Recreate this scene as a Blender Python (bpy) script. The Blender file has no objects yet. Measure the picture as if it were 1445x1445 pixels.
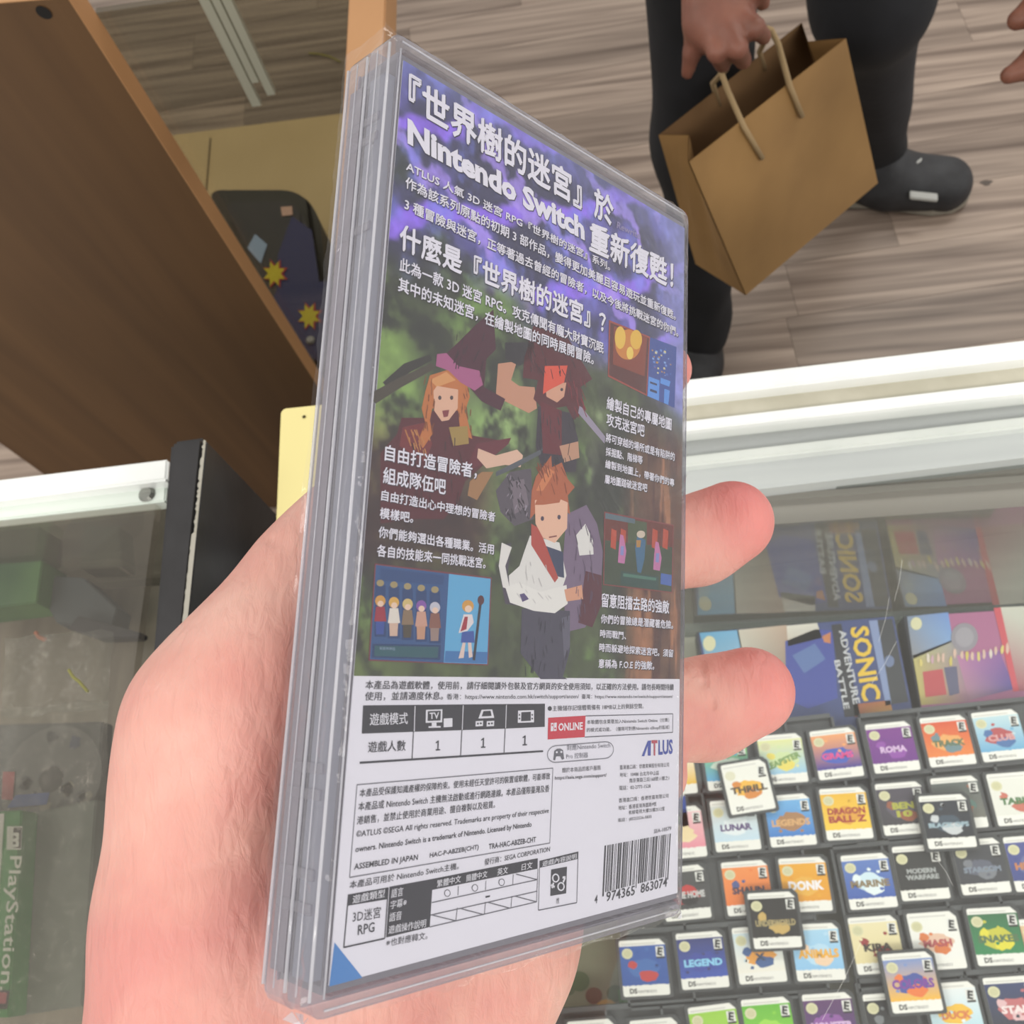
import bpy, bmesh, math, random
import numpy as np
from mathutils import Matrix, Vector

S = bpy.context.scene
COL = S.collection
random.seed(7); rng = np.random.default_rng(7)

# ------------------------------------------------------------------ camera, world, light, exposure
F = 1334.0; CC = 722.5; HC = 1.45          # focal length in pixels of the 1445 frame, eye height in metres
_n = np.array([0.154, 0.4254, 1.0]); _n /= np.linalg.norm(_n)
_x = np.cross(np.cross([(965-CC)/F, (535-CC)/F, 1], [(1445-CC)/F, (480-CC)/F, 1]), _n)
_x *= np.sign(_x[0]); _x /= np.linalg.norm(_x)
_a = math.radians(-1.6); _z = -_n; _y = np.cross(_z, _x)
_xw = math.cos(_a)*_x + math.sin(_a)*_y
RW = np.array([_xw, np.cross(_z, _xw), _z])  # world = RW @ camera(x right, y down, z forward)
EYE = np.array([0, 0, HC])
def ray(u, v): return RW @ np.array([(u-CC)/F, (v-CC)/F, 1.0])
def P(u, v, z):                              # where the sight line through a photo pixel meets the level z
    d = ray(u, v); return EYE + d*(z-HC)/d[2]
def D(u, v, dep): return EYE + ray(u, v)*dep # a point at a given distance in front of the camera
def PY(u, v, y):
    d = ray(u, v); return EYE + d*(y/d[1])
cd = bpy.data.cameras.new('camera'); cam = bpy.data.objects.new('camera', cd); COL.objects.link(cam)
cd.sensor_width = 36; cd.lens = 36*F/1445; cd.clip_start = 0.01
cd.dof.use_dof = True; cd.dof.focus_distance = 0.21; cd.dof.aperture_fstop = 42
m3 = Matrix([list(r) for r in RW]) @ Matrix(((1,0,0),(0,-1,0),(0,0,-1)))
cam.matrix_world = Matrix.Translation((0,0,HC)) @ m3.to_4x4()
S.camera = cam
W = bpy.data.worlds.new('world'); S.world = W; W.use_nodes = True
W.node_tree.nodes['Background'].inputs[0].default_value = (1.0, 0.97, 0.93, 1)
W.node_tree.nodes['Background'].inputs[1].default_value = 0.72
YF0 = float(P(1200, 870, .784)[1])
def area(name, loc, target, sx, sy, power, col=(1,0.96,0.9)):
    l = bpy.data.lights.new(name, 'AREA'); l.shape = 'RECTANGLE'; l.size = sx; l.size_y = sy
    l.energy = power; l.color = col
    o = bpy.data.objects.new(name, l); COL.objects.link(o); o.location = loc
    o.rotation_euler = (Vector(target)-Vector(loc)).to_track_quat('-Z', 'Y').to_euler(); return o
for _lx, _ly, _lp in ((-2.5, 0.7, 24), (1.6, 2.3, 24), (-1.3, -1.3, 24), (0.9, -1.6, 30), (2.6, -0.2, 20)):
    area('ceiling_light', (_lx, _ly, 2.75), (_lx, _ly, 0), 1.2, 0.6, _lp)
area('counter_fill', (0.28, YF0-.012, 1.012), (0.28, YF0-.25, .78), .95, .012, .45, (1, 1, 1))  # added fill lamp inside the counter, brightens the cartridges
S.view_settings.view_transform = 'Standard'; S.view_settings.look = 'None'
S.view_settings.gamma = 1; S.view_settings.use_curve_mapping = False
S.view_settings.exposure = 0.15

# ------------------------------------------------------------------ materials
def lin(c):
    if isinstance(c, str):
        c = tuple(int(c[i:i+2], 16)/255 for i in (0, 2, 4))
    return tuple(x/12.92 if x <= 0.04045 else ((x+0.055)/1.055)**2.4 for x in c[:3])
MATS = {}
def mat(name, col, rough=0.5, metal=0.0, spec=0.5, noise=0, nscale=20, bump=0, bscale=200, stretch=(1,1,1), col2=None, sub=0, rotz=0):
    if name in MATS: return MATS[name]
    m = bpy.data.materials.new(name); m.use_nodes = True; nt = m.node_tree; b = nt.nodes['Principled BSDF']
    L = nt.links.new
    b.inputs['Base Color'].default_value = (*lin(col), 1); b.inputs['Roughness'].default_value = rough
    b.inputs['Metallic'].default_value = metal; b.inputs['Specular IOR Level'].default_value = spec
    if sub:
        b.inputs['Subsurface Weight'].default_value = sub; b.inputs['Subsurface Radius'].default_value = (1, .35, .2)
        b.inputs['Subsurface Scale'].default_value = 0.006
    if col2 or bump:
        tc = nt.nodes.new('ShaderNodeTexCoord'); mp = nt.nodes.new('ShaderNodeMapping')
        mp.inputs['Scale'].default_value = stretch; mp.inputs['Rotation'].default_value = (0, 0, rotz)
        L(tc.outputs['Object'], mp.inputs['Vector'])
    if col2:
        n = nt.nodes.new('ShaderNodeTexNoise'); n.inputs['Scale'].default_value = nscale; n.inputs['Detail'].default_value = 6
        L(mp.outputs[0], n.inputs['Vector'])
        r = nt.nodes.new('ShaderNodeValToRGB'); r.color_ramp.elements[0].position = 0.35; r.color_ramp.elements[1].position = 0.65
        r.color_ramp.elements[0].color = (*lin(col), 1); r.color_ramp.elements[1].color = (*lin(col2), 1)
        L(n.outputs['Fac'], r.inputs[0]); L(r.outputs[0], b.inputs['Base Color'])
    if bump:
        n2 = nt.nodes.new('ShaderNodeTexNoise'); n2.inputs['Scale'].default_value = bscale; n2.inputs['Detail'].default_value = 3
        L(mp.outputs[0], n2.inputs['Vector'])
        bp = nt.nodes.new('ShaderNodeBump'); bp.inputs['Strength'].default_value = bump; bp.inputs['Distance'].default_value = 0.001
        L(n2.outputs['Fac'], bp.inputs['Height']); L(bp.outputs[0], b.inputs['Normal'])
    MATS[name] = m; return m
def clear(name, tint, milky=0.0, milk_col='e0e2e8', ior=1.45, rough=0.03, bump=0, bscale=60, gl=1.0, stretch=(1,1,1)):
    """thin clear sheet: what lies behind shows through, with a Fresnel reflection and a little milkiness"""
    m = bpy.data.materials.new(name); m.use_nodes = True; nt = m.node_tree; nt.nodes.clear(); L = nt.links.new
    out = nt.nodes.new('ShaderNodeOutputMaterial')
    tr = nt.nodes.new('ShaderNodeBsdfTransparent'); tr.inputs[0].default_value = (*lin(tint), 1)
    g = nt.nodes.new('ShaderNodeBsdfGlossy'); g.inputs['Roughness'].default_value = rough; g.inputs[0].default_value = (gl, gl, gl, 1)
    lw = nt.nodes.new('ShaderNodeLayerWeight'); lw.inputs[0].default_value = 0.5; f0 = ((ior-1)/(ior+1))**2
    pw = nt.nodes.new('ShaderNodeMath'); pw.operation = 'POWER'; pw.inputs[1].default_value = 5.0; L(lw.outputs['Facing'], pw.inputs[0])
    fr = nt.nodes.new('ShaderNodeMath'); fr.operation = 'MULTIPLY_ADD'; fr.inputs[1].default_value = 1-f0; fr.inputs[2].default_value = f0; L(pw.outputs[0], fr.inputs[0])
    df = nt.nodes.new('ShaderNodeBsdfDiffuse'); df.inputs[0].default_value = (*lin(milk_col), 1)
    a = nt.nodes.new('ShaderNodeMixShader'); a.inputs[0].default_value = milky
    L(tr.outputs[0], a.inputs[1]); L(df.outputs[0], a.inputs[2])
    b = nt.nodes.new('ShaderNodeMixShader'); L(fr.outputs[0], b.inputs[0]); L(a.outputs[0], b.inputs[1]); L(g.outputs[0], b.inputs[2])
    L(b.outputs[0], out.inputs[0])
    if bump:
        tc = nt.nodes.new('ShaderNodeTexCoord'); mp = nt.nodes.new('ShaderNodeMapping'); mp.inputs['Scale'].default_value = stretch
        n = nt.nodes.new('ShaderNodeTexNoise'); n.inputs['Scale'].default_value = bscale; n.inputs['Detail'].default_value = 4; n.inputs['Distortion'].default_value = 1.0
        bp = nt.nodes.new('ShaderNodeBump'); bp.inputs['Strength'].default_value = bump; bp.inputs['Distance'].default_value = 0.003
        L(tc.outputs['Object'], mp.inputs[0]); L(mp.outputs[0], n.inputs['Vector']); L(n.outputs['Fac'], bp.inputs['Height'])
        L(bp.outputs[0], g.inputs['Normal']); L(bp.outputs[0], lw.inputs['Normal'])
    MATS[name] = m; return m
def inkmat():
    m = bpy.data.materials.new('printed_ink'); m.use_nodes = True; nt = m.node_tree; b = nt.nodes['Principled BSDF']
    a = nt.nodes.new('ShaderNodeAttribute'); a.attribute_name = 'Col'
    nt.links.new(a.outputs['Color'], b.inputs['Base Color']); b.inputs['Roughness'].default_value = 0.45
    MATS['ink'] = m; return m
INK = inkmat()
def woodmat(name, ca, cb, streak=(1.2, 30, 30), rough=0.45, randomize=0.0, cc=None):
    m = bpy.data.materials.new(name); m.use_nodes = True; nt = m.node_tree; b = nt.nodes['Principled BSDF']; L = nt.links.new
    tc = nt.nodes.new('ShaderNodeTexCoord'); mp = nt.nodes.new('ShaderNodeMapping'); mp.inputs['Scale'].default_value = streak
    oi = nt.nodes.new('ShaderNodeObjectInfo'); ad = nt.nodes.new('ShaderNodeVectorMath'); ad.operation = 'ADD'
    mu = nt.nodes.new('ShaderNodeMath'); mu.operation = 'MULTIPLY'; mu.inputs[1].default_value = 37.0
    L(oi.outputs['Random'], mu.inputs[0]); L(tc.outputs['Object'], mp.inputs[0]); L(mp.outputs[0], ad.inputs[0]); L(mu.outputs[0], ad.inputs[1])
    n = nt.nodes.new('ShaderNodeTexNoise'); n.inputs['Scale'].default_value = 1.5; n.inputs['Detail'].default_value = 8; n.inputs['Distortion'].default_value = 0.6
    L(ad.outputs[0], n.inputs['Vector'])
    r = nt.nodes.new('ShaderNodeValToRGB'); e = r.color_ramp.elements; e[0].position = 0.3; e[1].position = 0.7
    e[0].color = (*lin(ca), 1); e[1].color = (*lin(cb), 1); L(n.outputs['Fac'], r.inputs[0])
    src = r.outputs[0]
    if randomize:
        hs = nt.nodes.new('ShaderNodeHueSaturation'); mr = nt.nodes.new('ShaderNodeMapRange')
        mr.inputs[3].default_value = 1-randomize; mr.inputs[4].default_value = 1+randomize
        L(oi.outputs['Random'], mr.inputs[0]); L(mr.outputs[0], hs.inputs['Value']); L(src, hs.inputs['Color']); src = hs.outputs[0]
    L(src, b.inputs['Base Color']); b.inputs['Roughness'].default_value = rough; b.inputs['Specular IOR Level'].default_value = 0.35
    bp = nt.nodes.new('ShaderNodeBump'); bp.inputs['Strength'].default_value = 0.15; bp.inputs['Distance'].default_value = 0.001
    L(n.outputs['Fac'], bp.inputs['Height']); L(bp.outputs[0], b.inputs['Normal'])
    MATS[name] = m; return m
FLOORW = woodmat('floor_wood', '66574d', 'a59486', streak=(1.3, 34, 34), rough=0.38, randomize=0.18)
PANELW = woodmat('brown_board', '5a4129', '6c4f32', streak=(14, 14, 0.9), rough=0.5)
EDGEW = woodmat('light_edge_band', 'ac7f56', 'bc8f64', streak=(6, 6, 1), rough=0.5)
ALU = mat('white_aluminium', 'eef1ef', 0.3, 0.15, 0.6, col2='f6f8f6', nscale=30)
ALUG = mat('satin_aluminium', 'd3d6d8', 0.4, 0.0, 0.5, col2='cbced1', nscale=8, stretch=(1,20,20))
GASK = mat('dark_gasket', '3c3d38', 0.6, bump=.1)
BEIGE = mat('beige_sill', 'c3bfae', 0.55, col2='b8b4a2', nscale=60)
SKIRT = mat('satin_grey_panel', 'a9aaa8', .5, col2='9c9c99', nscale=12)
GLASS = clear('counter_glass', 'fafbfa', milky=0.012, milk_col='e9e4da', ior=1.5, rough=0.02)
PANE = clear('front_pane_glass', 'ccd2ce', milky=0.10, milk_col='a8a298', ior=1.7, rough=0.05)
CGLASS = clear('cabinet_glass', 'd6d4ca', milky=0.05, milk_col='8a8578', ior=1.5, rough=0.04)
DARKPL = mat('charcoal_plastic', '3f4143', 0.42, bump=.15, bscale=300, col2='4b4d4f', nscale=40)
TRAYM = mat('charcoal_tray_plastic', '47494b', 0.4, bump=.2, bscale=120, col2='55585a', nscale=25)
BLACK = mat('black_paint', '201f20', 0.42, bump=.2, bscale=90, col2='2c2b2d', nscale=30)

# ------------------------------------------------------------------ mesh helpers
def wloc(o):
    l = np.zeros(3)
    while o is not None: l = l + np.array(o.location); o = o.parent
    return l
def V3(a): return np.array(a, float)
class MB:
    def __init__(s): s.v = []; s.f = []; s.c = []
    def add(s, vs, fs, col=None):
        k = len(s.v); s.v += [tuple(map(float, p)) for p in vs]
        s.f += [tuple(i+k for i in f) for f in fs]; s.c += [col]*len(fs); return s
    def box(s, c, ex, ey, ez, col=None):          # centre and three half-axis vectors
        c, ex, ey, ez = map(V3, (c, ex, ey, ez))
        vs = [c+a*ex+b*ey+g*ez for a in (-1,1) for b in (-1,1) for g in (-1,1)]
        return s.add(vs, [(0,1,3,2),(4,6,7,5),(0,4,5,1),(2,3,7,6),(0,2,6,4),(1,5,7,3)], col)
    def abox(s, lo, hi, col=None):
        lo, hi = V3(lo), V3(hi); h = (hi-lo)/2
        return s.box((lo+hi)/2, (h[0],0,0), (0,h[1],0), (0,0,h[2]), col)
    def prism(s, poly, off, col=None):            # closed polygon of 3-D points extruded by a vector
        poly = [V3(p) for p in poly]; n = len(poly); off = V3(off)
        return s.add(poly+[p+off for p in poly], [tuple(range(n))[::-1], tuple(range(n, 2*n))]+[(i,(i+1)%n,n+(i+1)%n,n+i) for i in range(n)], col)
    def poly(s, pts, col=None): return s.add(pts, [tuple(range(len(pts)))], col)
    def quadbar(s, a, b, up, wid, col=None):      # bar with a to b along its length; up and wid are full vectors
        a, b, up, wid = map(V3, (a, b, up, wid))
        return s.prism([a, a+wid, a+wid+up, a+up], b-a, col)
    def tube(s, pts, r, seg=8, col=None, caps=True):
        pts = [V3(p) for p in pts]; n = len(pts); rs = r if hasattr(r, '__len__') else [r]*n
        k = len(s.v); prev = None; vs = []
        for i, p in enumerate(pts):
            t = pts[min(i+1, n-1)]-pts[max(i-1, 0)]; t = t/np.linalg.norm(t)
            u = np.cross(t, [0,0,1]) if prev is None else prev-t*(prev@t)
            if np.linalg.norm(u) < 1e-4: u = np.cross(t, [1,0,0])
            u = u/np.linalg.norm(u); prev = u; w = np.cross(t, u)
            vs += [p+rs[i]*(math.cos(2*math.pi*j/seg)*u+math.sin(2*math.pi*j/seg)*w) for j in range(seg)]
        fs = [(i*seg+j, i*seg+(j+1)%seg, (i+1)*seg+(j+1)%seg, (i+1)*seg+j) for i in range(n-1) for j in range(seg)]
        if caps: fs += [tuple(range(seg))[::-1], tuple((n-1)*seg+j for j in range(seg))]
        return s.add(vs, fs, col)
    def build(s, name, m, parent=None, local=False, bevel=0, smooth=False, origin=None):
        me = bpy.data.meshes.new(name); off = np.zeros(3)
        if not local:
            off = wloc(parent)
            if origin is not None: off = off + V3(origin)
        vs = np.array(s.v, float)
        if not local: vs = vs - off
        me.from_pydata([tuple(p) for p in vs], [], s.f)
        if any(c is not None for c in s.c):
            at = me.color_attributes.new('Col', 'FLOAT_COLOR', 'CORNER'); arr = []
            for f, c in zip(s.f, s.c):
                c = c if c is not None else 'ffffff'
                if isinstance(c, list): arr += [(*lin(q), 1) for q in c]
                else: arr += [(*lin(c), 1)]*len(f)
            at.data.foreach_set('color', np.array(arr, np.float32).ravel())
        me.update()
        if bevel:
            bm = bmesh.new(); bm.from_mesh(me); bmesh.ops.recalc_face_normals(bm, faces=bm.faces)
            bmesh.ops.bevel(bm, geom=[e for e in bm.edges if e.calc_face_angle(0) > 0.5], offset=bevel, segments=2, affect='EDGES', clamp_overlap=True)
            bm.to_mesh(me); bm.free()
        else:
            bm = bmesh.new(); bm.from_mesh(me); bmesh.ops.recalc_face_normals(bm, faces=bm.faces); bm.to_mesh(me); bm.free()
        if smooth: me.polygons.foreach_set('use_smooth', [True]*len(me.polygons))
        me.materials.append(m)
        o = bpy.data.objects.new(name, me); COL.objects.link(o)
        if parent is not None: o.parent = parent
        if origin is not None and not local: o.location = V3(origin)
        return o
def tag(o, label=None, cat=None, group=None, kind=None):
    if label: o['label'] = label
    if cat: o['category'] = cat
    if group: o['group'] = group
    if kind: o['kind'] = kind
    return o
def thing(name, loc, label, cat, group=None, kind=None, rz=0):
    o = bpy.data.objects.new(name, None); o.empty_display_size = .02; COL.objects.link(o); o.location = tuple(map(float, loc)); o.rotation_euler = (0, 0, rz)
    return tag(o, label, cat, group, kind)

# text: collected first, converted in one go
TEXTS = []
def text(s, place, cb, bold=0.0): TEXTS.append((s, place, cb, bold))
def text_meshes(items, bold):
    """returns {string: (verts Nx2 normalised to the unit box, faces)}"""
    res = {}; tmp = []
    for st in items:
        cu = bpy.data.curves.new('t', 'FONT'); cu.body = st; cu.size = 1; cu.resolution_u = 2; cu.offset = bold if st.isascii() else 0
        cu.fill_mode = 'FRONT'
        o = bpy.data.objects.new('t', cu); COL.objects.link(o); tmp.append((st, o, cu))
    dg = bpy.context.evaluated_depsgraph_get(); dg.update()
    for st, o, cu in tmp:
        me = bpy.data.meshes.new_from_object(o.evaluated_get(dg))
        n = len(me.vertices); co = np.zeros(n*3); me.vertices.foreach_get('co', co); co = co.reshape(-1, 3)[:, :2]
        fs = [tuple(p.vertices) for p in me.polygons]
        if n:
            lo = co.min(0); hi = co.max(0); res[st] = ((co-lo)/np.maximum(hi-lo, 1e-6), fs, (hi-lo))
        else: res[st] = (np.zeros((0, 2)), [], (1, 1))
        bpy.data.meshes.remove(me)
    for st, o, cu in tmp:
        bpy.data.objects.remove(o); bpy.data.curves.remove(cu)
    return res

# organic shapes: tapered capsules blended into one surface, meshed with surface nets
def capsule_d(G, a, b, ra, rb, fl=None):
    a = V3(a); b = V3(b); ab = b-a; L2 = ab@ab
    q = G-a.astype(np.float32)
    t = np.clip((q@ab.astype(np.float32))/max(L2, 1e-12), 0, 1)
    d = np.sqrt(((q-t[:, None]*ab.astype(np.float32))**2).sum(1))
    return d-(ra+(rb-ra)*t)
def organic(groups, res, pad=None, ktop=0.0015, cut=None):
    """groups: list of (blend radius, [(a, b, ra, rb), ...])"""
    allp = np.array([p for k, cs in groups for c in cs for p in (c[0], c[1])]); mr = max(max(c[2], c[3]) for k, cs in groups for c in cs)
    lo = allp.min(0)-mr-2*res; hi = allp.max(0)+mr+2*res
    if cut is not None: lo = np.maximum(lo, cut[0]); hi = np.minimum(hi, cut[1])
    nn = np.ceil((hi-lo)/res).astype(int)+1
    ax = [lo[i]+res*np.arange(nn[i]) for i in range(3)]
    tot = np.full(nn, 0.0, np.float32); acc = np.zeros(nn, np.float32)
    for k, cs in groups:
        g = np.zeros(nn, np.float32)
        for a, b, ra, rb in cs:
            m = max(ra, rb)+max(6*k, 4*res)
            l = np.minimum(a, b)-m; h = np.maximum(a, b)+m
            i0 = np.clip(np.floor((l-lo)/res).astype(int), 0, nn-1); i1 = np.clip(np.ceil((h-lo)/res).astype(int)+1, 1, nn)
            if (i1 <= i0).any(): continue
            X, Y, Z = np.meshgrid(ax[0][i0[0]:i1[0]], ax[1][i0[1]:i1[1]], ax[2][i0[2]:i1[2]], indexing='ij')
            G = np.stack([X.ravel(), Y.ravel(), Z.ravel()], 1).astype(np.float32)
            d = capsule_d(G, a, b, ra, rb).reshape(X.shape)
            g[i0[0]:i1[0], i0[1]:i1[1], i0[2]:i1[2]] += np.exp(-np.clip(d/k, -30, 30))
        dg_ = np.where(g > 0, -k*np.log(np.maximum(g, 1e-13)), 30*k)
        acc += np.exp(-np.clip(dg_/ktop, -30, 30))
    Dd = -ktop*np.log(np.maximum(acc, 1e-13))
    # surface nets
    sgn = Dd < 0
    nx, ny, nz = nn; cell = np.zeros((nx-1, ny-1, nz-1), bool); cnt = np.zeros(cell.shape, np.float32); sm = np.zeros(cell.shape+(3,), np.float32)
    corners = [(i, j, k) for i in (0,1) for j in (0,1) for k in (0,1)]
    sl = lambda A, c: A[c[0]:nx-1+c[0], c[1]:ny-1+c[1], c[2]:nz-1+c[2]]
    for c0 in corners:
        for ax_ in range(3):
            if c0[ax_]: continue
            c1 = list(c0); c1[ax_] = 1
            s0, s1 = sl(sgn, c0), sl(sgn, c1); cr = s0 != s1
            d0, d1 = sl(Dd, c0), sl(Dd, c1); t = np.where(cr, d0/np.where(cr, d0-d1, 1), 0)
            for q in range(3):
                sm[..., q] += np.where(cr, (c0[q]+(t if q == ax_ else 0)), 0)
            cnt += cr
    cell = cnt > 0; idx = -np.ones(cell.shape, np.int64); idx[cell] = np.arange(cell.sum())
    ijk = np.argwhere(cell); pos = lo+res*(ijk+sm[cell]/cnt[cell][:, None])
    faces = []
    for a in range(3):
        b, c = (a+1) % 3, (a+2) % 3
        s0 = np.take(sgn, range(0, nn[a]-1), a); s1 = np.take(sgn, range(1, nn[a]), a)
        E = np.argwhere(s0 != s1)
        E = E[(E[:, b] > 0) & (E[:, c] > 0) & (E[:, b] < nn[b]-1) & (E[:, c] < nn[c]-1)]
        def cid(db, dc):
            q = E.copy(); q[:, b] -= db; q[:, c] -= dc; return idx[q[:, 0], q[:, 1], q[:, 2]]
        Q = np.stack([cid(0,0), cid(1,0), cid(1,1), cid(0,1)], 1)
        fl = s0[E[:, 0], E[:, 1], E[:, 2]]
        Q[~fl] = Q[~fl][:, ::-1]; faces.append(Q)
    return pos, np.concatenate(faces)
def mesh_np(name, pos, faces, m, parent=None, smooth=True):
    me = bpy.data.meshes.new(name); p = pos-wloc(parent)
    me.from_pydata(p.tolist(), [], faces.tolist()); me.update()
    if smooth: me.polygons.foreach_set('use_smooth', [True]*len(me.polygons))
    me.materials.append(m); o = bpy.data.objects.new(name, me); COL.objects.link(o); o.parent = parent; return o

# ------------------------------------------------------------------ the floor
fa = math.radians(4.2)
fl = thing('floor', (0, 1.2, 0), None, None, kind='structure')
MB().abox((-2.6, .0, -.03), (1.8, 3.4, -.0085)).build('subfloor', mat('dark_subfloor', '5f544a', .8, bump=.1), fl)
ux = V3((math.cos(fa), math.sin(fa), 0)); uy = V3((-math.sin(fa), math.cos(fa), 0))
pitch = 0.112; row = 0
for r in range(0, 27):
    y0 = 0.15+pitch*r; x = -2.5+random.random()*.6-.3
    while x < 1.6:
        L = random.choice((.42, .6, .75, .9)); c = ux*(x+L/2)+uy*(y0+pitch/2)
        if c[0] > -2.2 and c[0] < 1.5:
            MB().box((0, 0, 0), ux*(L/2-.0003), uy*(pitch/2-.0004), (0, 0, .0042)).build('plank', FLOORW, fl, local=True)
            o = COL.objects[-1]; o.location = (c[0]-fl.location[0], c[1]-fl.location[1], -.0042-random.random()*.0005)
        x += L

# ------------------------------------------------------------------ right display counter
ZC = 0.796                                   # level of the cartridge labels
ZG = 1.03                                    # underside of the counter glass
YF = float(P(1200, 870, .784)[1])+.001              # inner face of the front pane
XL, XR = float(P(402, 640, 1.04)[0]), 0.75
def edge(yA, yB, z):                         # a rail line given by its height in the photo at x=965 and x=1445
    a, b = P(965, yA, z), P(1445, yB, z); d = (b-a)/(b-a)[0]
    return a+d*(XL-a[0]), a+d*(XR-a[0])
def railstrip(mb, t, b, z, th):
    a0, a1 = edge(*t, z); b0, b1 = edge(*b, z); return mb.prism([a0, a1, b1, b0], (0, 0, -th))
ctr = thing('display_counter', (0.2, 0.0, 0), 'long glass display counter with a white aluminium top rail, full of game cartridges', 'counter')
railstrip(MB(), (535, 479), (561, 505), 1.046, .05).build('top_rail', ALU, ctr, bevel=.0012)
railstrip(MB(), (560, 504), (573, 518), 1.036, .01).build('gasket', GASK, ctr)
railstrip(MB(), (571, 515), (595, 539), 1.037, .010).build('sill_strip', BEIGE, ctr)
railstrip(MB(), (594, 538), (608, 555), 1.040, .012).build('rail_lip', ALU, ctr, bevel=.0006)
railstrip(MB(), (607, 554), (644, 588), 1.022, .006).build('light_channel', ALUG, ctr)
railstrip(MB(), (643, 587), (658, 603), 1.026, .010).build('channel_ridge', ALU, ctr, bevel=.001)
railstrip(MB(), (657, 602), (703, 646), 1.020, .012).build('channel_side', ALUG, ctr)
MB().abox((XL, YF-.004, .978), (XR, YF-.0005, 1.010)).build('pane_strip', mat('taupe_strip', '7f7b73', .5), ctr)  # opaque grey-brown strip along the top of the pane
g0, g1 = edge(574, 518, 1.03)
MB().prism([g0+[0,-.004,0], g1+[0,-.004,0], (XR, -.75, ZG), (XL, -.75, ZG)], (0, 0, .006)).build('glass_top', GLASS, ctr)
MB().abox((XL, YF, ZC-.05), (XR, YF+.005, 1.012)).build('front_pane', PANE, ctr)
MB().abox((XL, YF-.9, .742), (XR, YF, .75)).build('glass_shelf', mat('frosted_shelf', 'a5a596', .3, col2='b5b4a4', nscale=6), ctr)
MB().abox((XL, YF-.9, .0), (XR, YF+.012, .12)).build('plinth', GASK, ctr)
MB().abox((XL, YF-.9, .12), (XR, YF+.008, .70)).build('lower_body', SKIRT, ctr)
MB().abox((XL, YF-.9, .12), (XL+.01, YF+.01, 1.02)).build('end_panel', SKIRT, ctr)
MB().abox((XL, YF-.002, .70), (XR, YF+.012, ZC-.05)).build('bottom_rail', ALUG, ctr)
# faint scratches on the glass
sc = MB()
for (a, b) in (((1255,843),(1240,905)), ((1273,790),(1262,848)), ((1265,905),(1230,965)), ((1320,1210),(1345,1250)), ((1160,1440),(1215,1330))):
    p, q = P(*a, ZG+.0062), P(*b, ZG+.0062); sc.tube([p, (p+q)/2+[.0006,0,0], q], .00004, 4)
tag(sc.build('scratches', mat('scratch_white', 'e8e8e4', .5), ctr), kind='stuff')

# ------------------------------------------------------------------ game boxes under the trays
def inkquad(mb, px, z, col, dz=0):
    mb.poly([P(u, v, z+dz) for u, v in px], col)
def textpx(st, BL, BR, TL, z, col, mbget, bold=.0, plane=None):
    def cb(vs, fs, dim, lift=0):
        f = plane or (lambda p: P(p[0], p[1], z))
        a, b, c = f(BL), f(BR), f(TL)
        up = V3((0, 0, 2e-5)) if plane is None else CP(0, 0, .012)-CP(0, 0, 0)
        pts = [a+(b-a)*x+(c-a)*y+up*lift for x, y in vs]; mbget().add(pts, fs, col)
    TEXTS.append((st, None, cb, bold))
ZB = 0.784
def gamebox(px, label, h=.022):
    t = thing('game_box', P(*px[3], ZB-h), label, 'game box', 'boxed games lying under the cartridge trays')
    MB().prism([P(*p, ZB) for p in px], (0, 0, -h)).build('box_card', mat('box_card', '2c2e38', .4), t, bevel=.0006)
    return t
gb1 = gamebox([(982,892),(1261,869),(1313,1128),(1020,1162)], 'boxed handheld game with large yellow letters down its side, lying left of the other box')
gb2 = gamebox([(1275,869),(1560,851),(1618,1104),(1322,1127)], 'boxed handheld game in blue, purple and red, at the right edge')
cov1 = MB(); cov2 = MB(); let1 = MB()
z1 = ZB+.0004
inkquad(cov1, [(986,893),(1261,870),(1305,1090),(1020,1120)], z1, '38467a')
inkquad(cov1, [(987,893),(1042,889),(1060,985),(1010,990)], z1+.0001, ['5aa0c8','6fa9cf','9fb0b8','b8a898'])
inkquad(cov1, [(1040,889),(1110,882),(1130,985),(1060,992)], z1+.0001, ['c8c2b4','b89f8c','6b5648','a0a49c'])
inkquad(cov1, [(1110,883),(1153,879),(1160,900),(1112,912)], z1+.0002, ['d8d4c8','d2cec2','b8b2ac','c0b4a6'])
inkquad(cov1, [(1108,905),(1150,888),(1175,890),(1182,985),(1140,1000),(1110,985)], z1+.0002, '39479a')
inkquad(cov1, [(1118,925),(1150,908),(1165,930),(1135,950)], z1+.0003, '5570a8')
inkquad(cov1, [(1160,898),(1172,892),(1172,908),(1163,906)], z1+.0003, 'c07848')
inkquad(cov1, [(1173,882),(1187,880),(1214,1010),(1192,1012)], z1+.0003, '23252e')
inkquad(cov1, [(1238,875),(1259,873),(1282,990),(1258,994)], z1+.0003, '33363c')
inkquad(cov1, [(1226,876),(1238,875),(1258,994),(1250,996)], z1+.0003, '8090b8')
inkquad(cov1, [(1204,994),(1256,988),(1260,1006),(1206,1012)], z1+.0003, ['a05038','b87038','c09040','80402c'])
for (u, v, r) in ((1001,908,9), (1255,933,7)):
    cov1.poly([P(u+r*math.cos(t), v+r*1.2*math.sin(t), z1+.0004) for t in np.linspace(0, 2*math.pi, 18, endpoint=False)], 'd5d2ac' if u < 1100 else '68789c')
textpx('SONIC', (1199,886), (1217,990), (1225,882), z1+.0006, 'e3bd36', lambda: let1, .03)
textpx('ADVENTURE', (1183.5,890), (1204,994), (1193,888), z1+.0006, 'c9cbd0', lambda: let1, .02)
textpx('BATTLE', (1177,932), (1191,1001), (1185,931), z1+.0006, 'c9cbd0', lambda: let1, .02)
z2 = ZB+.0004
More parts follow.
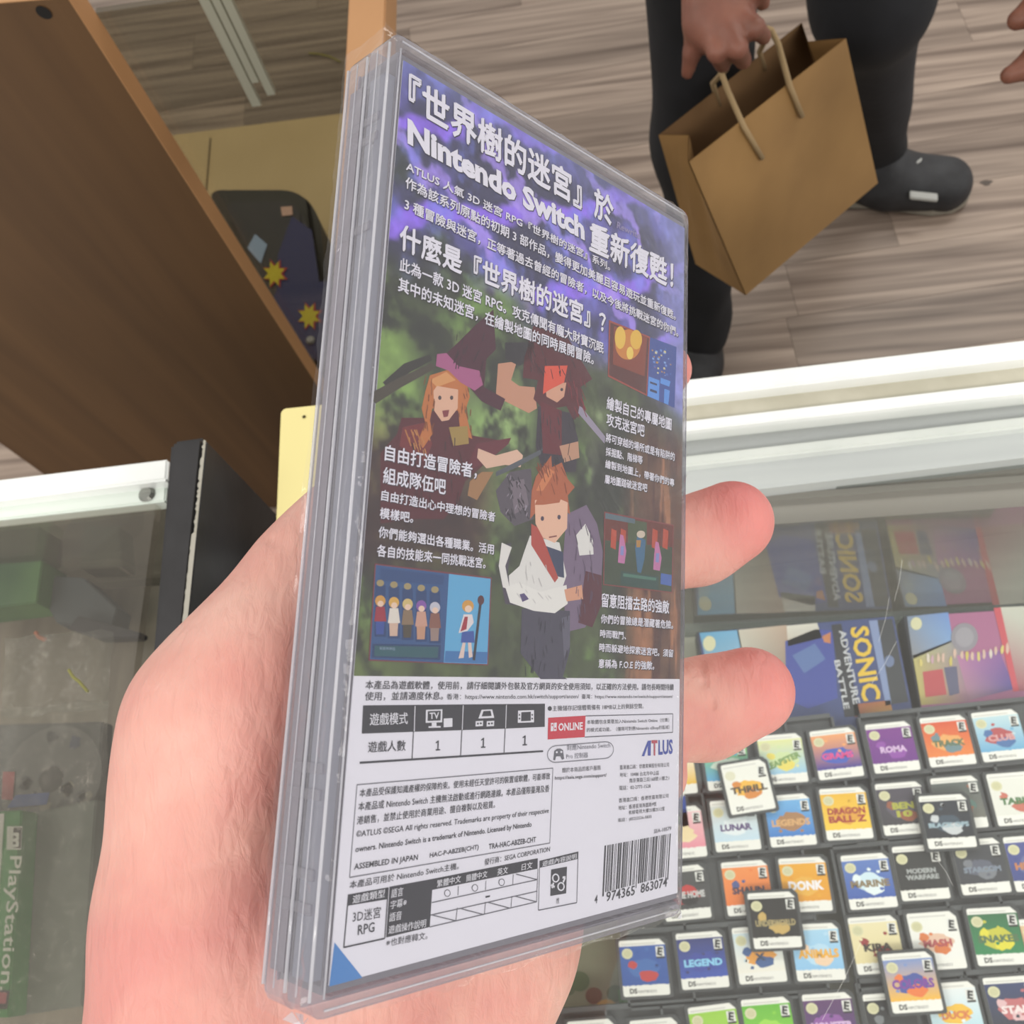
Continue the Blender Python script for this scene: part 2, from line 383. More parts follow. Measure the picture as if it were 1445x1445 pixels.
inkquad(cov2, [(1280,870),(1560,852),(1600,1090),(1320,1125)], z2, 'a8668c')
inkquad(cov2, [(1280,870),(1338,864),(1345,905),(1288,930)], z2+.0001, ['8090a8','6c90cc','7ca0d0','8c8c90'])
inkquad(cov2, [(1288,925),(1352,900),(1368,990),(1300,995)], z2+.0001, ['b8b070','98989c','9c7088','b8a860'])
inkquad(cov2, [(1302,948),(1330,944),(1336,980),(1306,984)], z2+.0002, 'b84c52')
inkquad(cov2, [(1332,942),(1350,940),(1354,978),(1340,982)], z2+.0002, '5c5c78')
inkquad(cov2, [(1350,925),(1410,918),(1432,972),(1368,988)], z2+.0002, ['b87aa4','8c5c9c','4c4890','a07c8c'])
inkquad(cov2, [(1402,858),(1412,857),(1438,975),(1430,976)], z2+.0003, 'c8505c')
inkquad(cov2, [(1411,857),(1560,850),(1590,970),(1436,975)], z2+.0002, ['c8c8bc','c0c0b4','a8a8a0','a05060'])
cov2.poly([P(1293+8*math.cos(t), 880+9*math.sin(t), z2+.0004) for t in np.linspace(0, 2*math.pi, 18, endpoint=False)], 'd5d2ac')
cov2.poly([P(1361+19*math.cos(t), 899+20*math.sin(t), z2+.0004) for t in np.linspace(0, 2*math.pi, 24, endpoint=False)], '8f8a94')
cov2.poly([P(1361+13*math.cos(t), 899+14*math.sin(t), z2+.0005) for t in np.linspace(0, 2*math.pi, 24, endpoint=False)], '9d99a2')
for i in range(16):
    u = 1300+i*8.2+random.uniform(-2,2); v = 935-i*1.3+random.uniform(-6,6)
    cov2.poly([P(u+random.uniform(1.5,3)*math.cos(t), v+random.uniform(5,9)*math.sin(t), z2+.0006) for t in np.linspace(0, 2*math.pi, 8, endpoint=False)], random.choice(('d8c878','dcd0c4','c8a0b0','d8b8a8','d0c060')))
# left hidden box, seen in the gap below the packaged game
gb3 = thing('game_box', P(800,1445,.76), 'pale olive box with round green and amber blobs, in the gap between the cartridge trays', 'game box', 'boxed games lying under the cartridge trays')
MB().prism([P(u, v, .772) for u, v in ((700,1300),(880,1290),(905,1450),(705,1475))], (0,0,-.018)).build('box_card', mat('olive_card', '8f8d78', .5, col2='7f7f6a', nscale=25), gb3, bevel=.0006)
cov3 = MB()
for u, v, r, c in ((818,1385,14,'4c6040'),(802,1395,10,'5a644c'),(856,1428,18,'c8964c'),(838,1405,12,'6a3c2c'),(868,1402,12,'4a5a38'),(845,1432,10,'b87840')):
    cov3.poly([P(u+r*math.cos(t), v+r*math.sin(t), .7723+.0001*(r%5)) for t in np.linspace(0, 2*math.pi, 16, endpoint=False)], c)
gb4 = thing('game_box', P(900,1430,.76), 'green and white game box edge showing below the first cartridge of the fourth row', 'game box', 'boxed games lying under the cartridge trays')
MB().prism([P(u, v, .774) for u, v in ((872,1396),(960,1392),(975,1470),(880,1475))], (0,0,-.018)).build('box_card', mat('green_card', '3f7a3a', .5, col2='4c8a44', nscale=25), gb4, bevel=.0006)
cov4 = MB(); inkquad(cov4, [(902,1412),(925,1410),(928,1425),(905,1427)], .7745, 'a8c0a0'); inkquad(cov4, [(880,1412),(900,1411),(902,1424),(884,1426)], .7745, '78a878')

# ------------------------------------------------------------------ cartridge trays
TA = math.radians(3.3)
def tray(u0, v0, u1, v1, label):
    """a black tray whose far-left and near-right corners lie at two points of the shelf"""
    a, b = P(u0, v0, ZC), P(u1, v1, ZC); ex = V3((math.cos(TA), math.sin(TA), 0)); ey = V3((-math.sin(TA), math.cos(TA), 0))
    w = (b-a)@ex; h = -(b-a)@ey
    t = thing('cartridge_tray', a-[0,0,.012], label, 'tray', 'black trays holding the cartridges')
    c = (a+b)/2
    MB().box(c-[0,0,.009], ex*w/2, ey*h/2, (0,0,.003)).build('tray_base', TRAYM, t, bevel=.001)
    nx = max(1, round(w/.0345)); ny = max(1, round(h/.042))
    for i in range(nx+1):
        p = a+ex*(w*i/nx)-ey*h/2; MB().box(p-[0,0,.0045], ex*.0008, ey*(h/2-.001), (0,0,.0034)).build('divider', TRAYM, t)
    for j in range(ny+1):
        p = a+ex*w/2-ey*(h*j/ny); MB().box(p-[0,0,.0045], ex*(w/2-.001), ey*.0014, (0,0,.0034)).build('divider', TRAYM, t)
tray(912, 1036, 1212, 1188, 'black cartridge tray nearest the held game case, in the two far rows')
tray(1212, 1010, 1520, 1160, 'black cartridge tray in the two far rows at the right edge of the photo')
tray(865, 1216, 1171, 1402, 'black cartridge tray in the middle rows with the dark loose cartridge on it')
tray(1173, 1196, 1520, 1375, 'black cartridge tray in the middle rows at the right edge of the photo')
tray(776, 1428, 1205, 1560, 'black cartridge tray in the nearest row below the green-labelled cartridges')
tray(1208, 1385, 1560, 1545, 'black cartridge tray in the nearest row at the right edge of the photo')

# ------------------------------------------------------------------ cartridges
def cart_outline(w, h, ch, r, n=4):
    """rounded outline, upper right corner chamfered"""
    pts = []
    for cx, cy, a0 in ((w/2-r, -h/2+r, -90), (None, None, None), (-w/2+r, h/2-r, 90), (-w/2+r, -h/2+r, 180)):
        if cx is None: pts += [(w/2, h/2-ch), (w/2-ch, h/2)]; continue
        for k in range(n+1):
            a = math.radians(a0+90*k/n); pts.append((cx+r*math.cos(a), cy+r*math.sin(a)))
    return pts
mm = .001
shell = MB().prism([(x, y, -3.8*mm) for x, y in cart_outline(32.6*mm, 34.8*mm, 3*mm, 1.5*mm)], (0, 0, 3.6*mm))
shell_me = None
LT = []                                       # cartridges' lettering
def ell(cx, cy, rx, ry, z, n=16): return [(cx+rx*math.cos(t), cy+ry*math.sin(t), z) for t in np.linspace(0, 2*math.pi, n, endpoint=False)]
def cartridge(TL, label, bg, bg2, splash=None, title='', tcol='ffffff', TR=None, lift=0.0, seal='d9d6b0', rate='w', strip='f0efe9', ttilt=0, sp2=None, tsize=1.0, base='f0efe9'):
    global shell_me
    z = ZC+lift; a = P(*TL, z)
    ang = TA
    if TR is not None: b = P(*TR, z)-a; ang = math.atan2(b[1], b[0])
    ex = V3((math.cos(ang), math.sin(ang), 0)); ey = V3((-math.sin(ang), math.cos(ang), 0))
    loc = a+ex*.01425-ey*.0157
    t = thing('game_cartridge', loc, label, 'game cartridge', 'handheld game cartridges in the display counter', rz=ang)
    if shell_me is None:
        o = shell.build('cartridge_shell', DARKPL, t, local=True, bevel=.0004); shell_me = o.data
    else:
        o = bpy.data.objects.new('cartridge_shell', shell_me); COL.objects.link(o); o.parent = t
    L = MB(); w, h = 14.25*mm, 15.7*mm
    out = cart_outline(2*w, 2*h, 3.2*mm, 1.3*mm)
    L.add([(x, y, -.2*mm) for x, y in out]+[(x, y, 0) for x, y in out], [tuple(range(len(out), 2*len(out)))]+[(i, (i+1) % len(out), len(out)+(i+1) % len(out), len(out)+i) for i in range(len(out))], base)
    y1, y0 = h-3.4*mm, -h+6.2*mm; xr = w
    L.poly([(-w, y0, .02*mm), (xr, y0, .02*mm), (xr, y1, .02*mm), (-w, y1, .02*mm)], [bg2, bg2, bg, bg])
    for k in range(9):                        # torn lower edge of the picture
        x = -w+w*2*(k+.5)/9; hh = random.uniform(.1, .6)*mm
        L.poly([(x-1.6*mm, y0, .021*mm), (x+1.6*mm, y0, .021*mm), (x+random.uniform(-1,1)*mm, y0-hh, .021*mm)], bg2)
    def star(cx, cy, rx, ry, col, z, n=18, jag=.35):
        pts = [(cx+rx*(1-jag*random.random())*math.cos(q), cy+ry*(1-jag*random.random())*math.sin(q), z) for q in np.linspace(0, 2*math.pi, n, endpoint=False)]
        L.poly([(min(max(x, -w), xr), min(max(y, y0), y1), zz) for x, y, zz in pts], col)
    if splash: star(0, -1*mm, 11*mm, 6.5*mm, splash, .03*mm)
    if sp2: star(2.5*mm, -4.5*mm, 7*mm, 4*mm, sp2, .04*mm, 14); star(-7*mm, 2*mm, 3.4*mm, 3*mm, sp2, .04*mm, 9)
    for k in range(4): star(random.uniform(-10, 10)*mm, random.uniform(y0/mm+2, y1/mm-2)*mm, 1.5*mm, 1.1*mm, random.choice((bg, bg2, splash or bg2, sp2 or bg)), .045*mm, 7)
    L.poly([(-w+1.2*mm, h-2.6*mm, .02*mm), (w-6*mm, h-2.6*mm, .02*mm), (w-6*mm, h-1.9*mm, .02*mm), (-w+1.2*mm, h-1.9*mm, .02*mm)], 'cfcec8')
    lab = L.build('label', INK, t, local=True)
    if seal:
        MB().add(ell(-9.6*mm, 8.2*mm, 3.4*mm, 3*mm, .08*mm), [tuple(range(16))], seal).add(ell(-9.6*mm, 8.2*mm, 2.5*mm, 2.1*mm, .09*mm), [tuple(range(16))], 'cdcaa2' if seal == 'd9d6b0' else seal).build('seal', INK, lab, local=True)
    if rate:
        R_ = MB(); R_.poly([(8.2*mm, 4.6*mm, .08*mm), (13.2*mm, 4.6*mm, .08*mm), (13.2*mm, 11.4*mm, .08*mm), (8.2*mm, 11.4*mm, .08*mm)], 'e6e6e2')
        R_.poly([(8.2*mm, 4.6*mm, .09*mm), (13.2*mm, 4.6*mm, .09*mm), (13.2*mm, 5.7*mm, .09*mm), (8.2*mm, 5.7*mm, .09*mm)], '1c1c1c')
        LT.append(('E', (9.1*mm, 6.2*mm, 3.2*mm, 4.6*mm), .1*mm, '15151a', R_, -12, .05)); LT.append((R_, 'rating_mark', lab))
    T_ = MB()
    LT.append(('DS', (-10.2*mm, -h+1.5*mm, 4.6*mm, 2.9*mm), .05*mm, '2a2a2c', T_, 0, .04))
    LT.append(('NINTENDO', (-5.2*mm, -h+1.7*mm, 11.5*mm, 1.5*mm), .05*mm, '55555a', T_, 0, .0))
    if title:
        ls = title.split('/'); n = len(ls); hh = 4.2*tsize*mm
        for i, tx in enumerate(ls):
            ww = min(24, 3.4*len(tx)*tsize+3)*mm
            LT.append((tx, (-ww/2+.4*mm, (1.5 if n > 1 else -1.5)*mm-i*(hh+.7*mm)-2*mm, ww, hh), .12*mm, tcol, T_, ttilt, .05))
    LT.append((T_, 'title_lettering', lab))
    return t
K = cartridge
# far row
K((915,1056), 'white and amber cartridge peeking out beside the right edge of the held case, far row', 'f4f2e4', 'e8b838', rate=None, TR=(979,1050))
K((990,1048), 'green and sky-blue cartridge half hidden under the loose white one, far row', '8cc84c', '58a8d8', 'd8e8d8', TR=(1054,1042))
K((1067.5,1039), 'pastel green and yellow cartridge in the far row right of the fingertip', 'e2e4a0', '9cc8e4', 'cfe0a8', 'LEAPSTER', '7a9c58', TR=(1130,1034), sp2='e8d868', ttilt=18)
K((1141.8,1032.7), 'orange-topped cartridge with a blue middle and hot pink lettering, far row', 'f0a468', '3c3490', '4058b8', 'GRAMS', 'e04890', TR=(1204.5,1025.4))
K((1220,1023), 'purple cartridge scattered with pale spots, far row', '7a2f8c', '6c2a88', None, 'ROMA', 'd8b8e0', TR=(1282,1017), sp2='9048a8')
K((1297,1014), 'red-orange cartridge with a dull green title block, far row', 'd8542c', 'e8843c', 'e8a860', 'TRACK', '5c7050', TR=(1361,1008), sp2='6c8890')
K((1369.7,1006.6), 'pale blue cartridge with a red oval title, far row', 'c0dce4', '6cacd4', 'b44c50', 'CLUB', 'd8a0a0', TR=(1433,1000), sp2='4870a8')
# second row
K((904,1121), 'deep blue cartridge sliver against the right edge of the held case, second row', '3854a0', '2c4c90', '4c9060', TR=(968,1115), rate=None)
K((926,1142), 'pink and white cartridge beside the held case in the second row', 'f0c8cc', 'e890a0', 'f0dcb0', TR=(989,1136))
K((1001,1131), 'white cartridge with jagged purple lettering, below the loose white one', 'd8dcd8', 'c4dcec', 'e4ecf0', 'LUNAR', '584078', TR=(1065,1126))
K((1077,1124), 'sky-blue cartridge with a winged tan emblem, second row', '6fb0e4', '3c7cc8', 'a87c54', 'LEGENDS', 'd8a870', TR=(1140.7,1119))
K((1155.5,1114), 'bright yellow cartridge with a red Z title, second row', 'ecb82c', 'f4cc40', 'e0a030', 'DRAGON/BALL Z', 'a83828', TR=(1219.5,1110))
K((1234,1107), 'dark mauve cartridge with yellow-green and rust title, second row', '4a4452', '3c3a40', '585060', 'BEN/10', 'b0b040', TR=(1298,1102), sp2='94543c')
K((1312,1099), 'grey-green cartridge mostly hidden behind the loose night-blue one', '5c6462', '707068', '5c7c74', TR=(1375,1094), sp2='a05c40', seal=None)
K((1391,1093), 'off-white cartridge with a small green and red title, second row at the right', 'e8e8e0', 'e4e4dc', None, 'TABLE', '4c7848', TR=(1455,1088), sp2='c87060')
# third row
K((929,1226), 'charcoal cartridge with a red eye-like disc, touching the corner of the held case', '48484a', '3c3c3e', 'c03434', 'IN THE HOME', 'c8c8c8', TR=(992.7,1219), sp2='201c20')
K((1017,1217.6), 'orange cartridge partly under the loose black one, third row', 'f09048', 'ec7c34', None, 'SHAUN', '40304c', TR=(1080,1213), sp2='4c5890')
K((1098,1212), 'golden cartridge with fat white block letters, third row', 'eaa820', 'e49c1c', 'e8b040', 'DONK', 'f2eef2', TR=(1163,1208.6), tsize=1.35)
K((1185.6,1208), 'cartridge with an icy blue-white starburst, third row', '5c7cc0', '3c5cac', 'cfe6f2', 'MARINE', '8a7858', TR=(1249,1203), sp2='e4f0f4')
K((1258,1195.5), 'black cartridge with thin grey two-line title, below the night-blue one', '2a2b2c', '262728', None, 'MODERN/WARFARE', 'a8acac', TR=(1322,1191), tsize=.7)
K((1341,1187), 'slate cartridge with a blurred grey portrait, third row', '404248', '3c3e46', '5c6070', 'STARCOM', '808c9c', TR=(1404,1182), sp2='787c84', tsize=.8)
K((1414.6,1182), 'indigo cartridge cut off by the right edge of the photo, third row', '4c5494', '3c4888', '6870a0', 'HEROES', 'c88048', TR=(1478,1177))
# fourth row
K((872.8,1328), 'royal blue cartridge with a red and grey figure, leftmost in the fourth row', '2c58a8', '2450a0', '3868b0', TR=(938,1324), sp2='c03838')
K((953,1318), 'deep blue cartridge with a curved ice-blue title, fourth row', '2c3474', '3450b0', '3444a0', 'LEGEND', '8ccdf0', TR=(1018,1313))
K((1032,1310), 'white cartridge with orange flames and a blue and black figure, fourth row', 'cfe0e8', 'f0ece0', 'e8a040', 'X', '30405c', TR=(1096,1305), sp2='3c5c94')
K((1114,1305), 'light blue cartridge with a row of fat yellow letters, fourth row', 'a8d4f0', '90c4ec', 'b8dcf4', 'ANIMALS', 'f0b030', TR=(1180,1302), tsize=1.2, sp2='f0d0b0')
K((1195.6,1295.7), 'cream cartridge with a small dark red splash, fourth row', 'eadfb4', 'e6d8a4', None, 'KIRA', '3c3028', TR=(1260,1291), sp2='983030')
K((1278.5,1289.7), 'white cartridge with pink and orange title art, fourth row', 'efefe8', 'efeeea', 'e4c0a8', 'MASH', 'b04c50', TR=(1347.7,1285), sp2='d8783c')
K((1363,1282.6), 'green cartridge with a yellow and grey coiled title, fourth row', '2f6c44', '2c8450', 'c8c43c', 'SNAKES', '54704c', TR=(1431,1279), sp2='e0d838')
K((1436,1298), 'cream-orange cartridge cut off by the right edge of the photo, fourth row', 'e0c098', 'd8a878', None, TR=(1500,1294))
# near row
K((708,1448), 'white cartridge with a green corner, leftmost of the nearest row', 'f0efe9', '58a048', TR=(775,1440))
K((800,1442), 'white-topped cartridge just entering at the bottom edge, second in the nearest row', 'e8e8e2', 'b0b4c0', TR=(866,1437))
K((888,1441), 'cartridge just entering at the bottom edge below the royal blue one', 'e8e0dc', 'c08c94', TR=(954,1435))
K((970,1422.6), 'lime green cartridge with mottled white patches, nearest row', '98cc3c', 'a8d850', 'd8ecb0', 'PLANT', 'e8f0d0', TR=(1037.8,1414))
K((1045,1411.5), 'leaf green cartridge with a smooth green picture, nearest row', '64b82c', '84cc34', '9cd848', 'GO', 'f0f4e0', TR=(1114.5,1405.5))
K((1131,1404), 'purple and black cartridge with lavender title, nearest row', '5c3468', '4c2c6c', '8c50a0', 'MONSTER', 'd8b8e0', TR=(1200,1399.5))
K((1216.5,1404), 'black cartridge under the loose blue and yellow one, nearest row', '1c1c20', '28282c', None, TR=(1284,1399), sp2='787c80')
K((1303,1389), 'white cartridge with a yellow character patch and orange title, nearest row', 'e8eef0', 'b8dce8', 'f0c040', 'DUCK', 'd87c48', TR=(1371.6,1384))
K((1386,1380.5), 'navy cartridge with a pink and white starburst, nearest row at the right', '34406c', '2c3040', 'c06c70', 'STAR', 'f0e0e0', TR=(1455,1376), sp2='e0b8bc')
# loose ones lying on top
K((1016.6,1080.5), 'loose white cartridge with an orange and yellow title, resting tilted below the fingertip', 'efeee6', 'f0efe8', 'f0b840', 'THRILL', '50402c', TR=(1080,1070), lift=.006, sp2='d88838', seal='e0ddc4')
K((1295.7,1124), 'loose night-blue cartridge with a pale crescent, lying across the second and third rows', '262c38', '20242c', '3c4c5c', 'BLACK OPS', 'a0b8c4', TR=(1363,1120), lift=.006, sp2='c8ccd0', tsize=.7)
K((1054.3,1261), 'loose black cartridge with a dim gold title, lying over the orange and golden ones', '1c1a1a', '1a1818', None, 'UNDERWORLD', 'a89868', TR=(1121.6,1257.5), lift=.006, sp2='c8a860', tsize=.9)
K((1243.4,1347), 'loose blue and yellow cartridge with many-coloured letters, near the bottom right', '7c94c8', 'f0b83c', '4454a0', 'COLORS', '7c3c9c', TR=(1313,1342), lift=.006, sp2='e87838', tsize=1.25)

# ------------------------------------------------------------------ left counter
lc = thing('display_counter', (-0.35, 0.0, 0), 'left glass display counter with a screwed white rail, holding bagged games', 'counter')
ZL = 1.04
def lstrip(mb, t0, t1, b0, b1, z, th, x0=0, x1=237):
    A, B, C_, D_ = P(x0, t0, z), P(x1, t1, z), P(x1-2, b1, z), P(x0, b0, z)
    A = A+(A-B)*1.5; D_ = D_+(D_-C_)*1.5
    return mb.prism([A, B, C_, D_], (0, 0, -th))
lstrip(MB(), 676, 647, 706, 677, 1.046, .03).build('top_rail', ALU, lc, bevel=.0012)
lstrip(MB(), 705, 676, 714, 683, 1.036, .008).build('gasket', GASK, lc)
lstrip(MB(), 713, 682, 733, 707, 1.038, .010, 0, 235).build('inner_rail', mat('pale_mint_aluminium', 'dfe8e0', .35, .1), lc, bevel=.0008)
c = P(207, 697, 1.0385)
MB().add([c+[.0045*math.cos(t), .0045*math.sin(t), 0] for t in np.linspace(0, 2*math.pi, 16, endpoint=False)]+[c+[.003*math.cos(t), .003*math.sin(t), .0016] for t in np.linspace(0, 2*math.pi, 16, endpoint=False)],
         [(i, (i+1) % 16, 16+(i+1) % 16, 16+i) for i in range(16)]+[tuple(range(16, 32))]).abox(c+[-.002, -.0003, .0012], c+[.002, .0003, .0018]).build('screw', mat('zinc_screw', '8e908a', .35, .8), lc)
xb = float(P(213, 925, 1.03)[0])
LG = clear('left_counter_glass', 'eceae6', milky=0.04, milk_col='b4a898', ior=1.5, rough=0.02)
MB().prism([P(-120, 740, 1.03), P(230, 700, 1.03), (xb, -.4, 1.03), (-.75, -.4, 1.03)], (0, 0, .006)).build('glass_top', LG, lc)
MB().abox((-.75, -.5, .842), (xb-.002, float(P(150, 700, 1.0)[1]), .85)).build('shelf', mat('taupe_shelf', '7a7468', .5, col2='938b7e', nscale=7, stretch=(9, 1, 1)), lc)
MB().abox((-.75, -.5, .0), (xb-.002, float(P(150, 700, 1.0)[1]), .75)).build('lower_body', mat('dim_body', '5a564e', .6), lc)
MB().abox((-.75, float(P(150, 690, 1.0)[1]), .75), (xb-.002, float(P(150, 690, 1.0)[1])+.006, 1.01)).build('front_pane', PANE, lc)
# black end panel
bp_ = [P(u, v, 1.075) for u, v in ((239, 621), (290, 614), (262, 885), (212, 935))]
d = bp_[3]-bp_[0]; bp_[2] = bp_[2]+(bp_[2]-bp_[1])*.8; bp_[3] = bp_[3]+d*.8
t = thing('end_post', (float(bp_[0][0]), float(bp_[0][1]), 0), 'black painted upright board beside the left counter, with one pale edge', 'panel')
MB().prism(bp_, (0, 0, -1.075)).build('board', BLACK, t, bevel=.0025)
wr = MB(); e0, e1 = bp_[1], bp_[2]; pv = None
for i in range(90):
    s0 = .015+i*.0075; q = e0+(e1-e0)*s0; k = random.choice((.0002, .0004, .0009)) if i < 38 else .0013+random.uniform(-.0001, .0002)
    cur = (q+[-.0003-k, 0, .0003], q+[.0001, 0, -.0008])
    if pv is not None: wr.add([pv[0], cur[0], cur[1], pv[1]], [(0, 1, 2, 3)])
    pv = cur
wr.build('pale_edge', mat('pale_paint', 'b5b2a6', .7, bump=.3), t)  # pale strip along one top edge, uneven towards the far end
# cream plate
cp = [P(u, v, 1.052) for u, v in ((401, 576), (396, 581), (390, 720), (386, 800), (470, 800), (478, 568))]
t = thing('plastic_plate', cp[2], 'cream plastic plate with a small hole, standing out behind the hand and the case spine', 'plate')
pl_ = MB().prism(cp, (0, 0, -.003)).build('plate', mat('cream_plastic', 'ece09c', .5), t, bevel=.0005)
h_ = P(429, 588, 1.0524); MB().poly(ell(0, 0, .0009, .0009, 0, 12)).build('hole', mat('hole_dark', '40381c', .9), t, origin=h_, local=False) if False else MB().add([h_+[.0009*math.cos(q), .0009*math.sin(q), 0] for q in np.linspace(0, 2*math.pi, 12, endpoint=False)], [tuple(range(12))]).build('hole', mat('hole_dark', '40381c', .9), t)

# ---- what lies in the left counter
def flatbox(name, px, z, h, m, label, cat, group=None, part='case_shell'):
    t = thing(name, P(*px[-1], z-h), label, cat, group)
    MB().prism([P(u, v, z) for u, v in px], (0, 0, -h)).build(part, m, t, bevel=.0008); return t
GREEN = mat('green_case', '2f9a48', .4, col2='2a8a40', nscale=9)
gcase = flatbox('game_case', ((-95,1150),(31,1143),(12,1436),(-125,1436)), .965, .015, GREEN, 'green game case with white sideways lettering on its strip, at the left edge', 'game case')
gprint = MB()
inkquad(gprint, [(-95,1151),(6,1148),(-12,1432),(-120,1432)], .9655, ['e8e8e8','e0e0e0','5c9c64','78a080'])
inkquad(gprint, [(10,1166),(31,1166),(30,1199),(9,1199)], .9658, 'd8dcd8')
inkquad(gprint, [(19,1168),(30,1168),(29,1197),(18,1197)], .9660, '1c1c1c')
textpx('m', (11,1175), (11,1196), (27,1175), .9664, 'd8dcd8', lambda: gprint, .03)
textpx('PlayStation.', (9,1208), (-6,1398), (31,1208), .9664, 'dfe6df', lambda: gprint, .01)
inkquad(gprint, [(-4,1396),(14,1398),(10,1424),(-8,1424)], .9660, '1c1c20')
inkquad(gprint, [(-1,1400),(10,1401),(8,1416),(-4,1416)], .9663, 'b05060')
dk = flatbox('disc_case', ((-60,1024),(145,1018),(133,1190),(-70,1205)), .945, .012, mat('dark_tray', '474c50', .35, col2='5c6164', nscale=8), 'dark disc case with a grey printed disc, above the green case', 'disc case')
dm = MB(); cc_ = P(72, 1100, .9455)
for r0, r1, z, cl in ((.0075, .030, .0, '6e7072'), (.0, .0072, .0002, '34373a')):
    n = 40
    dm.add([cc_+[r*math.cos(q), r*math.sin(q), z] for r in (r0, r1) for q in np.linspace(0, 2*math.pi, n, endpoint=False)], [(i, (i+1) % n, n+(i+1) % n, n+i) for i in range(n)], cl)
for k in range(14):
    q = random.uniform(0, 6.28); rr = random.uniform(.012, .026); c2 = cc_+[rr*math.cos(q), rr*math.sin(q), .0003]
    dm.add([c2+[random.uniform(.002, .005)*math.cos(w), random.uniform(.002, .005)*math.sin(w), 0] for w in np.linspace(0, 2*math.pi, 9, endpoint=False)], [tuple(range(9))], random.choice(('3c4048', '8a8880', '50545a', '9a968a', '48506c')))
inkquad(dm, [(4,1089),(21,1089),(18,1129),(2,1128)], .9462, 'a84850')
inkquad(dm, [(22,1122),(70,1118),(66,1135),(10,1140)], .9462, '4c64a8')
dm.build('printed_disc', INK, dk)
mint = flatbox('game_case', ((30,1150),(136,1128),(116,1420),(12,1436)), .950, .012, mat('grey_green_case', '7e8682', .45, col2='6c7672', nscale=6), 'pale grey-green case inside a clear bag, beside the green strip', 'game case')
# crinkled clear bag over the cases
bagm = clear('bag_film', 'eceeec', milky=0.07, milk_col='d8dcd8', ior=1.5, rough=0.07, bump=.9, bscale=120)
def sheet(px, z, nu, nv, amp, seed):
    r = np.random.default_rng(seed); A, B, C_, D_ = [P(u, v, z) for u, v in px]; hs = r.normal(0, 1, (nv+1, nu+1)); ph = r.uniform(0, 6, 6)
    m = MB(); vs = []
    for j in range(nv+1):
        for i in range(nu+1):
            s, t2 = i/nu, j/nv; p = (A*(1-s)+B*s)*(1-t2)+(D_*(1-s)+C_*s)*t2
            k = math.sin(9*s+4*t2+ph[0])*math.sin(5*t2-7*s+ph[1])+.5*math.sin(23*s+11*t2+ph[2])+.25*hs[j, i]
            vs.append(p+[.0008*hs[j, i], .0008*hs[j, i-1], amp*k])
    m.add(vs, [(j*(nu+1)+i, j*(nu+1)+i+1, (j+1)*(nu+1)+i+1, (j+1)*(nu+1)+i) for j in range(nv) for i in range(nu)]); return m
pb = sheet(((-70,1005),(152,990),(140,1440),(-90,1470)), .974, 26, 44, .0024, 3).build('clear_bag', bagm, None, smooth=True)
tag(pb, 'crinkled clear plastic bag wrapped round the cases at the left edge', 'plastic bag')
pb2 = sheet(((10,900),(160,888),(150,1000),(0,1015)), .93, 16, 12, .002, 5).build('clear_bag', bagm, None, smooth=True)
tag(pb2, 'smaller clear plastic bag lying above the dark disc case', 'plastic bag')
flatbox('accessory_box', ((-80,800),(60,790),(52,850),(-90,868)), .90, .03, mat('forest_green', '27543a', .5, col2='5c8a50', nscale=9), 'dark green box with a lime end, at the left edge below the white rail', 'box', part='box_card')
flatbox('accessory_box', ((-60,752),(55,742),(52,782),(-70,795)), .89, .03, mat('dull_pink', '7c5560', .6, col2='66504c', nscale=12), 'dull pink box at the left edge just below the white rail', 'box', part='box_card')
flatbox('accessory_box', ((66,812),(118,815),(165,858),(158,886),(80,880),(64,850)), .885, .02, mat('blue_grey_card', '4c555c', .6, col2='585f62', nscale=9), 'blue-grey packet lying in the middle of the left counter', 'box', part='box_card')
flatbox('accessory_box', ((110,868),(200,893),(196,900),(140,902),(95,886)), .895, .01, mat('near_black', '33343a', .5), 'thin near-black packet overlapping the blue-grey one', 'box', part='box_card')
flatbox('accessory_box', ((118,740),(168,742),(172,800),(112,802)), .88, .02, mat('taupe_card', '8a8475', .6, col2='7c7668', nscale=9, stretch=(8, 1, 1)), 'ribbed taupe packet standing under the white rail', 'box', part='box_card')
for col, px, lab in (('yellowish', [(97, 945), (103, 955), (112, 962), (124, 976)], 'short yellow twist tie on the bag in the left counter'), ('orange_red', [(50, 892), (55, 899), (64, 903)], 'small orange scrap in the left counter below the packets')):
    tag(MB().tube([P(u, v, .945 if col == 'yellowish' else .90) for u, v in px], .0009 if col == 'yellowish' else .0014, 6).build('twist_tie' if col == 'yellowish' else 'paper_scrap', mat(col, 'b5b838' if col == 'yellowish' else 'b86a48', .5), None), lab, 'tie' if col == 'yellowish' else 'scrap')

# ------------------------------------------------------------------ wooden cabinet behind
ZT = float(D(95, -3, .72)[2])
A = P(95, -3, ZT); Pt = P(0, 5, ZT); azB = ray(0, 625)[:2]
